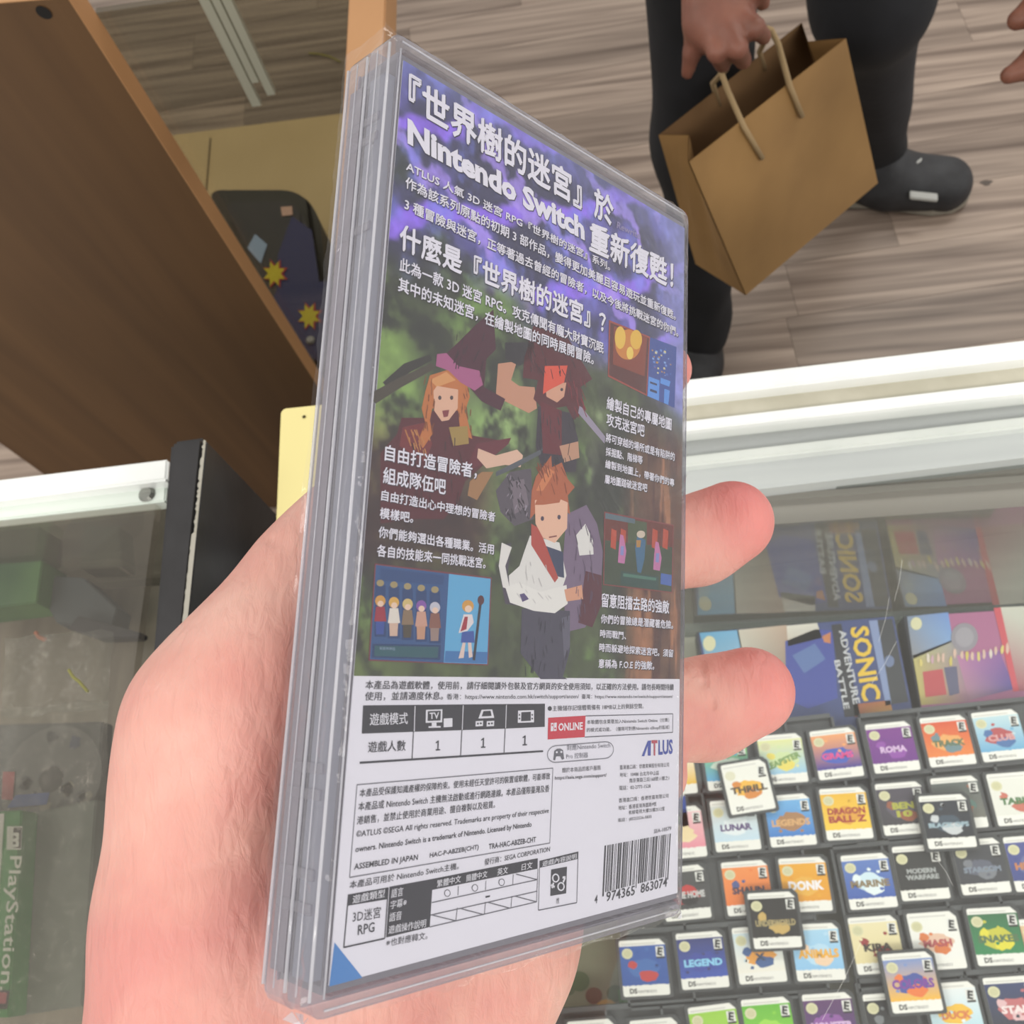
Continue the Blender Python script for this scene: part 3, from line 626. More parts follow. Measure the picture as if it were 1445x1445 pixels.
# far corner: on the sight plane of the left outline, along the top edge
tt = np.linalg.solve(np.array([azB, -(Pt-A)[:2]]).T, (A)[:2]); Bc = np.array([azB[0]*tt[0], azB[1]*tt[0], ZT])
if tt[0] < 0: Bc = A+(Pt-A)*6
dAB = (Bc-A)/np.linalg.norm(Bc-A); nrm = np.array([-dAB[1], dAB[0], 0]); nrm *= np.sign(nrm@A)
print('panel', A, Bc)
cab = thing('wooden_cabinet', (float(A[0]), float(A[1]), 0), 'cabinet with a large brown wooden side board and dusty glass top, behind the left counter', 'cabinet')
MB().prism([A, Bc, Bc+nrm*.020, A+nrm*.020], (0, 0, -ZT)).build('side_board', PANELW, cab)
MB().prism([A-dAB*.001, A+nrm*.020-dAB*.001, A+nrm*.020, A], (0, 0, -ZT)).build('edge_band', EDGEW, cab)
MB().prism([A+[0,0,.0008], Bc+[0,0,.0008], Bc+nrm*.020+[0,0,.0008], A+nrm*.020+[0,0,.0008]], (0, 0, -.0008)).build('edge_band', EDGEW, cab)
dl = ray(62, 17); tq = ((A-EYE)@nrm)/(dl@nrm); hp = EYE+dl*tq-nrm*.0006
MB().add([hp+dAB*.006*math.cos(q)+V3((0,0,.006))*math.sin(q) for q in np.linspace(0, 2*math.pi, 16, endpoint=False)], [tuple(range(16))]).build('screw_hole', mat('hole_black', '161210', .9), cab)
G0, G1 = P(488, 75, ZT), P(492, 0, ZT); gd = (G1-G0); G2 = G0-gd*6; G3 = G1+gd*6
H0, H1 = P(541, 75, ZT), P(545, 0, ZT); H2 = H0-gd*6; H3 = H1+gd*6
MB().prism([G2, G3, H3, H2], (0, 0, -.03)).build('top_batten', EDGEW, cab, bevel=.001)
q0 = A+nrm*.020; MB().abox((float(q0[0]), float(q0[1]), 0), (float(G0[0]), float(q0[1])+.006, ZT-.03)).build('glass_pane', CGLASS, cab)
# aluminium upright
u0, u1 = P(262, -30, ZT), P(284, -30, ZT); dn = EYE*0+V3((0, 0, -1))
br = MB()
for o_, w_, zz in ((0, .008, .125), (.010, .006, .10), (.018, .007, .115)):
    p = P(268, -25, ZT-.02)+[o_, 0, 0]; br.prism([p, p+[w_, 0, 0], p+[w_, .006, 0], p+[0, .006, 0]], (0, 0, -zz))
br.build('shelf_upright', mat('bright_alu', 'eceeec', .4, 0), cab)
# cardboard sheet and black bag on the floor of the cabinet
cs = thing('cardboard_box', P(300, 250, .12), 'plain cream cardboard box on the floor behind the black tote', 'box')
cq = [P(u, v, .14) for u, v in ((225, 192), (492, 158), (520, 520), (250, 520))]
MB().prism(cq, (0, 0, -.14)).build('carton', mat('cream_card', 'c4ac80', .7, col2='d2ba8e', nscale=3), cs, bevel=.002)
pj = MB().quadbar(P(296, 195, .1406), P(290, 268, .1406), (0, 0, .0005), (.003, 0, 0)).build('lid_seam', mat('seam_brown', '6c5c42', .8), cs)
tb = thing('storage_tote', P(400, 420, .15), 'black rounded tote with a dark blue panel and yellow burst stickers, on the cardboard box', 'tote')
def rpoly(pts, z, r=10, n=5):
    out = []; N = len(pts)
    for i in range(N):
        p, a, b = V3(pts[i]), V3(pts[i-1]), V3(pts[(i+1) % N]); da = (a-p)/np.linalg.norm(a-p); db = (b-p)/np.linalg.norm(b-p)
        for k in range(n+1):
            t2 = k/n; q = (1-t2)**2*(p+da*r)+2*t2*(1-t2)*p+t2*t2*(p+db*r); out.append(P(q[0], q[1], z))
    return out
body = rpoly([(290,268),(420,268),(450,300),(480,560),(462,575)], .30, 24); lid = rpoly([(315,285),(412,283),(434,315),(466,550),(450,560)], .33, 20)
MB().prism(body, (0, 0, -.145)).build('tote_body', mat('tote_black', '34332f', .45, col2='2c2b2a', nscale=9), tb, bevel=.006)
MB().prism(lid, (0, 0, -.03)).build('lid', mat('tote_lid', '3c3a3a', .3, col2='33323a', nscale=6), tb, bevel=.004)
tp = MB(); zt = .3305
for i, (px, cl) in enumerate((([(412,305),(440,325),(455,430),(390,405),(392,360)], '33366a'), ([(392,405),(470,395),(470,520),(430,500),(386,420)], '2c3168'),
               ([(360,330),(377,345),(368,372),(349,350)], '9db4d6'), ([(396,292),(412,291),(413,303),(398,305)], 'd8b0a0'))):
    tp.add([P(u, v, zt+.0004*i) for u, v in px], [tuple(range(len(px)))], cl)
tp.build('side_panel_print', INK, tb)
for cx, cy, s in ((387, 386, 1.0), (436, 446, 1.0)):
    stk = MB()
    for rr, cl, dz in ((19, 'b03434', .002), (16, 'd8c820', .0024)):
        pts = [P(cx+(-1.5 if dz < .0022 else 0)*-1+rr*(1 if k % 2 == 0 else .55)*math.cos(k*math.pi/8+.4), cy+rr*1.15*(1 if k % 2 == 0 else .55)*math.sin(k*math.pi/8+.4), zt+dz) for k in range(16)]
        stk.add(pts, [tuple(range(16))], cl)
    stk.build('burst_sticker', INK, tb)
bc = P(438, 480, zt+.003); MB().add([bc+[.007*math.cos(q), .007*math.sin(q), 0] for q in np.linspace(0, 6.283, 16, endpoint=False)]+[bc+[.005*math.cos(q), .005*math.sin(q), .003] for q in np.linspace(0, 6.283, 16, endpoint=False)], [(i, (i+1) % 16, 16+(i+1) % 16, 16+i) for i in range(16)]+[tuple(range(16, 32))]).build('stud', mat('grey_stud', 'b0b0b4', .3, .3), tb)
tag(MB().tube([P(u, v, .004) for u, v in ((436, 75), (450, 76), (466, 80), (480, 87))], .002, 6).build('yellow_strap', mat('olive_strap', '8a8238', .6), None), 'thin olive strap lying on the dusty floor inside the glass cabinet', 'strap')

# ------------------------------------------------------------------ the held game package
def homog(src, dst):
    Aq = []
    for (x, y), (u, v) in zip(src, dst):
        Aq += [[x,y,1,0,0,0,-u*x,-u*y,-u],[0,0,0,x,y,1,-v*x,-v*y,-v]]
    return np.linalg.svd(np.array(Aq, float))[2][-1].reshape(3, 3)
_q = [(569,85),(966,322),(956,1260),(464,1391)]
_H = homog([(0,0),(.099,0),(.099,.161),(0,.161)], [(x-CC, y-CC) for x, y in _q])
PM = np.diag([1/F, 1/F, 1])@_H; PM *= np.sign(PM[2, 2])/np.linalg.norm(PM[:, 1])
_Hi = np.linalg.inv(_H)
_nv = np.cross(PM[:, 0], PM[:, 1]); _nv /= np.linalg.norm(_nv); _nv *= -np.sign(_nv@PM[:, 2])
def CP(x, y, z=0): return EYE+RW@(PM@[x*mm, y*mm, 1]+_nv*z*mm)      # millimetres on the printed sheet, z towards the reader
def inv(u, v): p = _Hi@[u-CC, v-CC, 1]; return p[:2]/p[2]*1000
def HP(u, v, off):                                                   # sight line meets the plane lying off mm behind the package
    p0 = PM[:, 2]-_nv*(12.8+off)*mm; r = np.array([(u-CC)/F, (v-CC)/F, 1]); return EYE+RW@(r*((p0@_nv)/(r@_nv)))
def r1(x, y): return (480+x/2.89, 40+y/2.89)
def r2(x, y): return (500+x/3.0104, 480+y/3.0104)
def r3(x, y): return (440+x/2.676, 940+y/2.676)
pk = thing('game_package', CP(48, 165, -6), 'shrink-wrapped clear game case with a colourful printed back, held up in the hand', 'game case')
FROST = clear('frosted_rim', 'ecebef', milky=0.20, milk_col='c6c4ca', ior=1.45, rough=.12, bump=.25, bscale=90, stretch=(1,1,1))
FROSTB = clear('clear_bead', 'f0f0f4', milky=0.45, milk_col='e4e4ea', ior=1.5, rough=.08)
COVER = clear('clear_cover', 'f6f6f8', milky=0.01, milk_col='ffffff', ior=1.22, rough=.05)
FILM = clear('shrink_film', 'fcfcfd', milky=0.012, milk_col='eeeaf6', ior=1.28, rough=.08, bump=.35, bscale=45)
GREYIN = clear('grey_inner', 'a8a6aa', milky=0.75, milk_col='9d9ba0', ior=1.4, rough=.3)
def rrect(x0, y0, x1, y1, r, n=4):
    out = []
    for cx, cy, a0 in ((x1-r, y0+r, -90), (x1-r, y1-r, 0), (x0+r, y1-r, 90), (x0+r, y0+r, 180)):
        for k in range(n+1):
            a = math.radians(a0+90*k/n); out.append((cx+r*math.cos(a), cy+r*math.sin(a)))
    return out
def ring(mb, o, i, z0, z1):
    n = len(o); vs = [CP(x, y, z) for z in (z0, z1) for pl in (o, i) for x, y in pl]
    fs = []
    for k in range(n):
        j = (k+1) % n; a, b, c, d = k, j, n+j, n+k
        fs += [(a, b, c, d), (2*n+a, 2*n+b, 2*n+c, 2*n+d), (a, b, 2*n+b, 2*n+a), (d, c, 2*n+c, 2*n+d)]
    return mb.add(vs, fs)
def plate(mb, x0, y0, x1, y1, z0, z1, col=None):
    return mb.box(CP((x0+x1)/2, (y0+y1)/2, (z0+z1)/2), CP((x1-x0)/2, 0)-CP(0, 0), CP(0, (y1-y0)/2)-CP(0, 0), CP(0, 0, (z1-z0)/2)-CP(0, 0), col)
ro = rrect(-4, -4.5, 100.2, 165.5, 3.2); ri = rrect(-1.2, -1.6, 99.6, 162.6, 1.5)
ring(MB(), ro, ri, -5.7, .6).build('back_rim', FROST, pk, bevel=.0004)
ring(MB(), rrect(-4.2, -4.3, 100.4, 165.7, 3.4), ri, -12.2, -6.3).build('front_rim', FROST, pk, bevel=.0004)
cvb = MB(); n = len(ri); pts = rrect(-1.6, -2, 99.8, 163, 1.5); cvb.prism([CP(x, y, .3) for x, y in pts], CP(0, 0, .3)-CP(0, 0, 0)); cvb.build('clear_cover', COVER, pk)
plate(MB(), -1.2, -1.4, 99.2, 162.2, -11.6, -.4).build('inner_tray', GREYIN, pk)
plate(MB(), -1.6, -1.6, 99.6, 162.4, -12.2, -11.8).build('front_sheet', mat('front_paper', '7d7488', .5, col2='a08c94', nscale=30), pk)
plate(MB(), -3.9, 4, -1.3, 160, -11.0, -7.2).build('spine_lining', clear('spine_grey', 'b0adb6', milky=.62, milk_col='a29ba4', ior=1.45, rough=.12, bump=.6, bscale=60), pk)
plate(MB(), -3.7, 4, -1.3, 160, -5.0, -.4).build('spine_lining', clear('spine_blue_grey', 'c0c4d0', milky=.58, milk_col='aab0bc', ior=1.45, rough=.12, bump=.6, bscale=60), pk)
for x, z, r in ((-4.1, -6.0, .35), (-4.15, -12.1, .35), (-4.0, .55, .30), (-4.05, -3.0, .16), (-4.1, -9.2, .16), (-1.3, .65, .2)):
    MB().tube([CP(x, y, z) for y in np.linspace(-1.5, 162.5, 14)], r*mm, 6).build('edge_bead', FROSTB, pk, smooth=True)  # raised ridges; their milky pale colour also paints in the highlights
for y in (12, 16, 34, 128, 132, 144, 149):
    plate(MB(), -4.12, y, -1, y+1.6, -10.5, -1).build('hinge_tab', FROST, pk)
MB().tube([CP(x, 164.2, .62) for x in np.linspace(-1, 98, 12)], .2*mm, 6).build('edge_bead', FROSTB, pk, smooth=True)
MB().tube([CP(x, -3.2, .62) for x in np.linspace(-1, 98, 12)], .2*mm, 6).build('edge_bead', FROSTB, pk, smooth=True)
# shrink film: wavy sheet over the back, folding down over the spine and bottom
fr_ = np.random.default_rng(11); fm = MB(); NX, NY = 40, 66; vs = []
for j in range(NY+1):
    for i in range(NX+1):
        x = -5+106.3*i/NX; y = -5.3+171.6*j/NY; e = min(i, NX-i, j, NY-j)
        amp = .30 if e < 2 else .10 if e < 5 else .04
        z = 1.05+amp*fr_.normal()*.6+.12*math.sin(x*.21+y*.09)*math.sin(y*.13-x*.05)
        if e == 0: z = -.6+.3*fr_.normal()
        if j == NY: y += .5+.5*math.sin(i*1.1)+.4*fr_.normal(); z = -.8
        if j == 0: y -= .3*abs(fr_.normal())
        vs.append(CP(x, y, z))
fm.add(vs, [(j*(NX+1)+i, j*(NX+1)+i+1, (j+1)*(NX+1)+i+1, (j+1)*(NX+1)+i) for j in range(NY) for i in range(NX)])
film = fm.build('shrink_film', FILM, pk, smooth=True)
sm_ = MB(); vs = []
for j in range(NY+1):
    for i in range(7):
        y = -4.6+170.4*j/NY; z = .2-12.6*i/6; vs.append(CP(-4.9+.18*fr_.normal()-(.35 if i in (0, 6) else 0), y, z))
sm_.add(vs, [(j*7+i, j*7+i+1, (j+1)*7+i+1, (j+1)*7+i) for j in range(NY) for i in range(6)]).build('shrink_film', FILM, pk, smooth=True)
for (cx, cy) in ((-4.6, 165.8), (100.2, 165.2)):
    ear = MB(); 
    for k in range(5):
        a = fr_.uniform(0, 6.28); ear.add([CP(cx, cy, .4), CP(cx+1.8*math.cos(a), cy+1.8*math.sin(a), fr_.uniform(-3, .8)), CP(cx+1.6*math.cos(a+1), cy+1.6*math.sin(a+1), fr_.uniform(-3, .8))], [(0, 1, 2)])
    ear.build('film_fold', FROSTB, pk)

# --- printed sheet: painted forest picture above, white panel below
def vnoise(shape, cells, seed):
    r = np.random.default_rng(seed); g = r.random((cells[0]+2, cells[1]+2)); y = np.linspace(0, cells[0], shape[0]); x = np.linspace(0, cells[1], shape[1])
    yi = y.astype(int); xi = x.astype(int); fy = (y-yi)[:, None]; fx = (x-xi)[None, :]; fy = fy*fy*(3-2*fy); fx = fx*fx*(3-2*fx)
    a = g[np.ix_(yi, xi)]; b = g[np.ix_(yi, xi+1)]; c = g[np.ix_(yi+1, xi)]; d = g[np.ix_(yi+1, xi+1)]
    return (a*(1-fx)+b*fx)*(1-fy)+(c*(1-fx)+d*fx)*fy
def fbm(shape, base, seed, oc=5):
    s = 0; t = 0
    for k in range(oc): w = .55**k; s = s+w*vnoise(shape, (int(base[0]*2**k), int(base[1]*2**k)), seed+k); t += w
    return s/t
HA = 114.2; AX, AY = 250, 290
yy, xx = np.meshgrid(np.linspace(0, HA, AY), np.linspace(0, 99, AX), indexing='ij'); shp = yy.shape
def hx(h): return np.array([int(h[i:i+2], 16)/255 for i in (0, 2, 4)])
def mix(c, d, w): return c*(1-w[..., None])+d*w[..., None]
ss = lambda a, b, x: np.clip((x-a)/(b-a), 0, 1)**2*(3-2*np.clip((x-a)/(b-a), 0, 1))
n1, n2, n3 = fbm(shp, (5, 4), 1), fbm(shp, (9, 8), 20), fbm(shp, (22, 20), 40)
img = mix(np.broadcast_to(hx('33372c'), shp+(3,)), hx('4f5a3a'), ss(.35, .65, n2))
img = mix(img, hx('6b8a48'), ss(.5, .72, n1+.15*(n3-.5))*ss(.42, .6, n3))
def blob(u, v, rx, ry, col, k=1.0):
    global img
    c = inv(u, v); d = ((xx-c[0])/rx)**2+((yy-c[1])/ry)**2; img = mix(img, hx(col), k*np.exp(-d*1.4)*ss(.3, .6, n3))
for a in ((560, 560, 8, 14, '8fb45c'), (545, 470, 6, 12, '7c9a50'), (655, 520, 5, 6, 'a0b070'), (690, 610, 12, 9, '8db062'), (720, 590, 8, 10, '9ab872'), (545, 850, 5, 20, '5f7a3c'), (700, 700, 8, 8, '6f7f50'), (520, 930, 9, 8, '6c7c44'), (620, 945, 20, 5, '55613a'), (540, 620, 4, 10, '98b060')): blob(*a)
# bark, darker trunk band on the left and rust trunks on the right
tr = ss(.52, .6, fbm(shp, (3, 14), 77)); wR = ss(72, 84, xx)*ss(50, 62, yy)
img = mix(img, hx('6d4636'), wR*.85); img = mix(img, hx('b07850'), wR*tr*.8); img = mix(img, hx('4a2a24'), wR*ss(.5, .62, fbm(shp, (4, 22), 90))*.8)
img = mix(img, hx('4a2226'), ss(22, 14, np.abs(xx-12))*ss(66, 78, yy)*ss(100, 92, yy)*.55)
img = mix(img, hx('a8a898'), ss(.5, .7, n1)*ss(58, 66, xx)*ss(84, 76, xx)*ss(42, 56, yy)*ss(86, 74, yy)*.6)
# violet canopy across the top, its streaks brightened to paint in purple film glare
wt = ss(46, 33, yy+3*(n1-.5)*10-.03*xx)
top = mix(np.broadcast_to(hx('3c3c5c'), shp+(3,)), hx('6864b0'), ss(.4, .65, n2)); top = mix(top, hx('3a4438'), ss(.55, .7, n1)*ss(30, 5, xx)*.8)
s1 = np.sin((yy*1.0+xx*.42)*.33+6*n1); s2 = np.sin((yy*.8-xx*.5)*.28+7*n2+1)
top = mix(top, hx('a078ff'), ss(.55, .95, s1)*.9); top = mix(top, hx('b79cff'), ss(.7, 1, s2)*.85); top = mix(top, hx('6f78cc'), ss(.5, .75, n3)*.6)
top = mix(top, hx('9d9cd0'), ss(80, 99, xx)*.55)
top = mix(top, hx('7f86c8'), ss(10, 0, yy)*.5)
img = mix(img, top, wt)
img = mix(img, hx('8088c0'), ss(84, 99, xx)*ss(62, 46, yy)*.6)
n4 = fbm(shp, (60, 52), 60, 3); img = img*(.72+.38*n3[..., None]+.26*n4[..., None])
img = np.clip(img, 0, 1)
me = bpy.data.meshes.new('picture_print')
flat = [CP(x, y, .02)-wloc(pk) for x, y in zip(xx.ravel(), yy.ravel())]
ids = np.arange(AX*AY).reshape(AY, AX); q4 = np.stack([ids[:-1, :-1], ids[1:, :-1], ids[1:, 1:], ids[:-1, 1:]], -1).reshape(-1, 4)
me.from_pydata([tuple(p) for p in flat], [], q4.tolist())
at = me.color_attributes.new('Col', 'FLOAT_COLOR', 'POINT'); li = np.where(img <= .04045, img/12.92, ((img+.055)/1.055)**2.4)
at.data.foreach_set('color', np.concatenate([li.reshape(-1, 3), np.ones((AX*AY, 1))], 1).astype(np.float32).ravel()); me.materials.append(INK)
sheet_o = plate(MB(), 0, 0, 99, 161, -.25, 0, 'f1f0f4').build('cover_sheet', INK, pk)
po = bpy.data.objects.new('picture_print', me); COL.objects.link(po); po.parent = sheet_o
PR = {}
def pr(k): return PR.setdefault(k, MB())
def pp(k, pts, col, z, f=r2): pr(k).poly([CP(*inv(*f(*p)), z) for p in pts], col)
def pline(k, a, b, w, col, z, f=r3):
    A_, B_ = inv(*f(*a)), inv(*f(*b)); d_ = (B_-A_)/np.linalg.norm(B_-A_); q = np.array([-d_[1], d_[0]])*w/2
    pr(k).poly([CP(*(A_+q), z), CP(*(B_+q), z), CP(*(B_-q), z), CP(*(A_-q), z)], col)
def pell(k, c, rx, ry, col, z, f=r2, n=24, a0=0, a1=2*math.pi): pp(k, [(c[0]+rx*math.cos(t), c[1]+ry*math.sin(t)) for t in np.linspace(a0, a1, n, endpoint=False)], col, z, f)
def ptx(k, st, BL, BR, TL, col, f=r2, z=.20, bold=.015):
    textpx(st, f(*BL), f(*BR), f(*TL), 0, col, lambda: pr(k), bold, plane=lambda p: CP(*inv(*p), z))
def ptw(k, st, BL, BR, TL, f=r2, bold=.02):                 # white lettering with its printed dark outline beneath
    bold *= 1.0 if st.isascii() else 2.2; ptx(k, st, (BL[0]+3, BL[1]+3.5), (BR[0]+3, BR[1]+3.5), (TL[0]+3, TL[1]+3.5), '25232e', f, .14, bold*1.1)
    ptx(k, st, BL, BR, TL, 'f4f2f8', f, .20, bold)
# generic adventurers: plain stand-ins of about the same size and colours
k = 'traveller_print'
pp(k, [(120,180),(210,100),(320,60),(330,85),(230,140),(150,215)], '33302a', .04); pp(k, [(60,230),(180,165),(330,95),(345,120),(200,200),(90,270)], '4b4436', .05)
pp(k, [(200,330),(300,330),(345,290),(450,300),(470,400),(640,430),(560,520),(470,600),(440,690),(380,760),(240,760),(110,780),(110,480),(180,400)], '5a1d26', .05)
pp(k, [(205,370),(300,350),(330,440),(300,520),(190,450)], '7a2a2c', .06)
pp(k, [(520,440),(665,415),(655,440),(560,520),(470,560),(480,530)], '6b2430', .06)
for x0 in (215, 240, 262): pline(k, (x0,380), (x0+25,450), .35, 'b8743c', .07, r2)
for pts in ([(300,220),(320,150),(400,125),(470,160),(490,240),(470,300),(500,420),(450,400),(440,300),(330,290),(320,340),(330,400),(290,460),(270,430),(300,350),(285,290)],):
    pp(k, pts, 'c8783c', .07); pp(k, [(320,170),(390,135),(430,170),(350,200)], 'e0a060', .075)
pp(k, [(335,215),(350,195),(440,210),(438,290),(400,340),(370,345),(338,300)], 'e8b898', .08)
pell(k, (362,245), 7, 9, '4a3a3c', .085); pell(k, (412,245), 7, 9, '4a3a3c', .085); pp(k, [(372,300),(402,296),(396,325),(378,328)], '8a3a40', .085)
pp(k, [(375,70),(440,10),(510,-60),(590,-130),(600,40),(560,80),(550,200),(640,250),(620,300),(540,260),(460,170)], '4c1a2c', .08)
pp(k, [(350,60),(390,55),(440,110),(530,130),(545,190),(510,215),(450,180),(400,130),(345,110)], 'b0608a', .09)
pp(k, [(400,370),(480,365),(485,440),(420,450)], 'a88c48', .09)
pp(k, [(525,460),(600,490),(690,465),(715,490),(705,540),(640,530),(560,545),(520,500)], 'e8c0a4', .09)
pp(k, [(600,560),(800,460),(790,485),(690,540),(600,580)], '5a5f64', .095)
pp(k, [(490,600),(540,560),(590,560),(520,680),(480,660)], 'a87c50', .07)
pp(k, [(600,640),(660,560),(750,545),(760,760),(680,790),(620,730)], '5c545c', .06); pp(k, [(660,600),(720,590),(740,700),(680,740)], '7c7078', .065)
k = 'wanderer_print'
pp(k, [(610,100),(690,90),(665,170),(700,195),(765,200),(775,290),(740,310),(600,240)], 'd09878', .05); pp(k, [(640,10),(760,10),(770,60),(700,110),(640,80)], '2c282c', .06)
pp(k, [(720,80),(760,-60),(900,-20),(960,80),(1010,165),(960,200),(980,300),(930,340),(900,280),(850,290),(800,290),(760,250),(780,170),(715,160)], '5c1a22', .06)
pp(k, [(780,280),(920,310),(950,420),(940,560),(800,560),(770,450)], '38303a', .055); pp(k, [(790,260),(880,300),(880,490),(800,480)], '6a1e28', .065)
pp(k, [(810,190),(900,180),(890,240),(860,265),(815,240)], 'e0a888', .07); pp(k, [(808,110),(905,108),(890,180),(830,210),(800,230)], 'e8573c', .08)
pell(k, (880,210), 6, 7, '40303a', .08); pp(k, [(870,450),(950,430),(955,500),(890,520)], 'c89878', .07)
pp(k, [(955,280),(965,285),(1065,410),(1062,440),(950,310)], 'a098a8', .07)
k = 'squire_print'
pp(k, [(900,740),(985,700),(1030,780),(1055,900),(1045,1080),(980,1220),(900,1240),(880,1000)], '7c6a80', .07); pp(k, [(980,980),(1050,1000),(1050,1120),(1010,1220),(950,1200)], '5a2430', .075)
pp(k, [(620,870),(665,862),(650,1000),(760,1000),(770,1140),(640,1120),(618,1000)], '4c4452', .075)
pp(k, [(625,860),(668,880),(640,960),(660,1060),(630,1050),(612,960)], 'eceae0', .08)
pp(k, [(710,1140),(915,1150),(915,1320),(885,1430),(905,1440),(790,1440),(705,1330)], '4a4856', .075); pp(k, [(880,1180),(915,1170),(915,1300),(890,1350)], '62606e', .08)
pp(k, [(745,830),(870,860),(900,1000),(880,1060),(780,1080),(700,1060),(660,1100),(655,1000),(700,960),(720,900)], 'e9e8de', .085)
pp(k, [(800,870),(885,900),(890,1010),(845,1000),(815,950)], '35405c', .09); pp(k, [(750,780),(785,800),(865,1010),(850,1030),(750,870)], 'b84a3c', .095)
pp(k, [(640,1050),(700,1030),(790,1070),(900,1040),(905,1120),(850,1160),(760,1150),(660,1115)], 'f0efe4', .1); pp(k, [(700,1080),(720,1075),(740,1100),(712,1112)], '584a78', .105)
pp(k, [(940,830),(980,780),(1012,850),(1015,910),(955,915)], 'e9e8de', .09); pp(k, [(890,1060),(965,1040),(970,1100),(900,1110)], 'e0a480', .11)
pp(k, [(745,760),(752,640),(770,580),(835,490),(838,540),(880,520),(905,590),(935,625),(905,660),(915,740),(890,720),(780,720)], 'b8643c', .1); pp(k, [(770,640),(820,540),(850,560),(800,640)], 'd88450', .105)
pp(k, [(765,680),(850,665),(905,690),(902,800),(850,862),(800,840),(768,780)], 'f0c0a0', .11); pp(k, [(765,700),(790,640),(880,660),(870,690),(800,700)], 'b8643c', .115)
pell(k, (797,758), 7, 10, '4a3a50', .12); pell(k, (868,752), 7, 10, '4a3a50', .12); pline(k, (825,838), (858,832), .3, '8a4a40', .12, r2)
# folds, hair strands and edge lines of the stand-ins
rs = random.Random(3)
def strands(kk, x0, y0, x1, y1, n, col, z, lean=0.2, ln=40, w=.22):
    for _ in range(n):
        x, y = rs.uniform(x0, x1), rs.uniform(y0, y1); l = rs.uniform(.4, 1)*ln; d2 = lean+rs.uniform(-.25, .25)
        pline(kk, (x, y), (x+l*d2, y+l), w*rs.uniform(.6, 1.5), col, z, r2)
strands('traveller_print', 300, 150, 340, 380, 14, '8a4c24', .1, -.1); strands('traveller_print', 440, 200, 495, 380, 14, '8a4c24', .1, .15); strands('traveller_print', 210, 400, 460, 700, 30, '38121a', .1, .1, 70); strands('traveller_print', 430, -40, 560, 120, 12, '30101e', .1, -.3, 60)
strands('traveller_print', 230, 360, 320, 470, 12, 'c88a48', .105, .3, 30); strands('traveller_print', 640, 560, 740, 760, 26, '2c282e', .1, .4, 40); strands('traveller_print', 640, 560, 740, 760, 12, '9c929c', .105, -.4, 25)
strands('wanderer_print', 730, -20, 960, 140, 30, '34101a', .1, .3, 50); strands('wanderer_print', 900, 150, 980, 290, 16, '8c2430', .1, .2, 50); strands('wanderer_print', 780, 290, 940, 520, 26, '241c26', .1, .1, 60)
strands('squire_print', 760, 520, 900, 620, 18, '84401e', .13, .3, 50); strands('squire_print', 690, 900, 860, 1050, 7, 'c8c6c0', .13, .2, 40); strands('squire_print', 720, 1150, 905, 1400, 26, '2c2a38', .13, .0, 60); strands('squire_print', 910, 740, 1030, 1180, 30, '5a4a60', .13, .1, 60); strands('squire_print', 670, 1060, 860, 1110, 6, 'd0cec8', .13, .8, 30)
# screenshots
k = 'screenshot_print'
pp(k, [(85,948),(582,1008),(567,1382),(58,1362)], '7c3c44', .12); pp(k, [(90,955),(400,993),(378,1370),(64,1356)], '2f5688', .13); pp(k, [(400,993),(577,1014),(562,1376),(378,1370)], '62b0d8', .13)
pp(k, [(110,970),(380,1000),(375,1040),(105,1020)], '264a7c', .14); pp(k, [(75,1290),(365,1295),(362,1358),(72,1348)], '1c3c68', .14); pp(k, [(84,1298),(355,1303),(352,1350),(82,1342)], '2c5c64', .15)
for i, (hc, cc2) in enumerate((('d8a048','a02c3c'), ('e0b050','e8e0d0'), ('d8c078','8c7458'), ('8a58a8','d0a088'), ('c8c8d0','8c5c4c'))):
    x = 108+i*58; y = 1090+i*7
    pp(k, [(x-22,y-50),(x+22,y-50),(x+25,y+170),(x-25,y+170)], '1f4070', .145); pell(k, (x, y-58), 16, 14, 'a89868', .15)
    pell(k, (x, y+18), 22, 24, hc, .16); pell(k, (x+1, y+30), 13, 13, 'f0d0b4', .165); pp(k, [(x-18,y+42),(x+18,y+42),(x+26,y+105),(x-26,y+105)], cc2, .16); pp(k, [(x-20,y+105),(x+18,y+105),(x+14,y+160),(x-18,y+160)], ('34509c','d8b8a0','4c4434','c89878','9c8478')[i], .16)
pell(k, (480,1130), 25, 26, 'd8a048', .16); pell(k, (482,1142), 15, 15, 'f2d4b8', .165); pp(k, [(462,1165),(498,1165),(505,1200),(478,1235),(440,1245)], 'e8e0dc', .16); pp(k, [(466,1175),(480,1175),(474,1228),(448,1238)], 'a83440', .165)
pp(k, [(455,1240),(505,1235),(508,1285),(450,1285)], '3858a4', .16); pp(k, [(458,1285),(470,1285),(462,1350),(440,1352)], 'e8d0c0', .16); pp(k, [(480,1285),(494,1285),(500,1345),(484,1350)], 'e8d0c0', .16)
pline(k, (537,1085), (505,1360), .7, '303038', .17, r2); pell(k, (535,1105), 14, 20, '5a2c30', .175); pp(k, [(385,1320),(565,1325),(560,1374),(380,1368)], '3c78b0', .145)
ptx(k, '目前的隊伍', (105,1315), (170,1318), (106,1302), '9ab0c8', r2, .2, 0)
R1b = lambda x, y: r1(x, y)
pp(k, [(1095,1190),(1262,1258),(1250,1500),(1090,1420)], 'a8483a', .12, r1); pp(k, [(1100,1200),(1258,1264),(1246,1492),(1094,1414)], '5c2620', .13, r1)
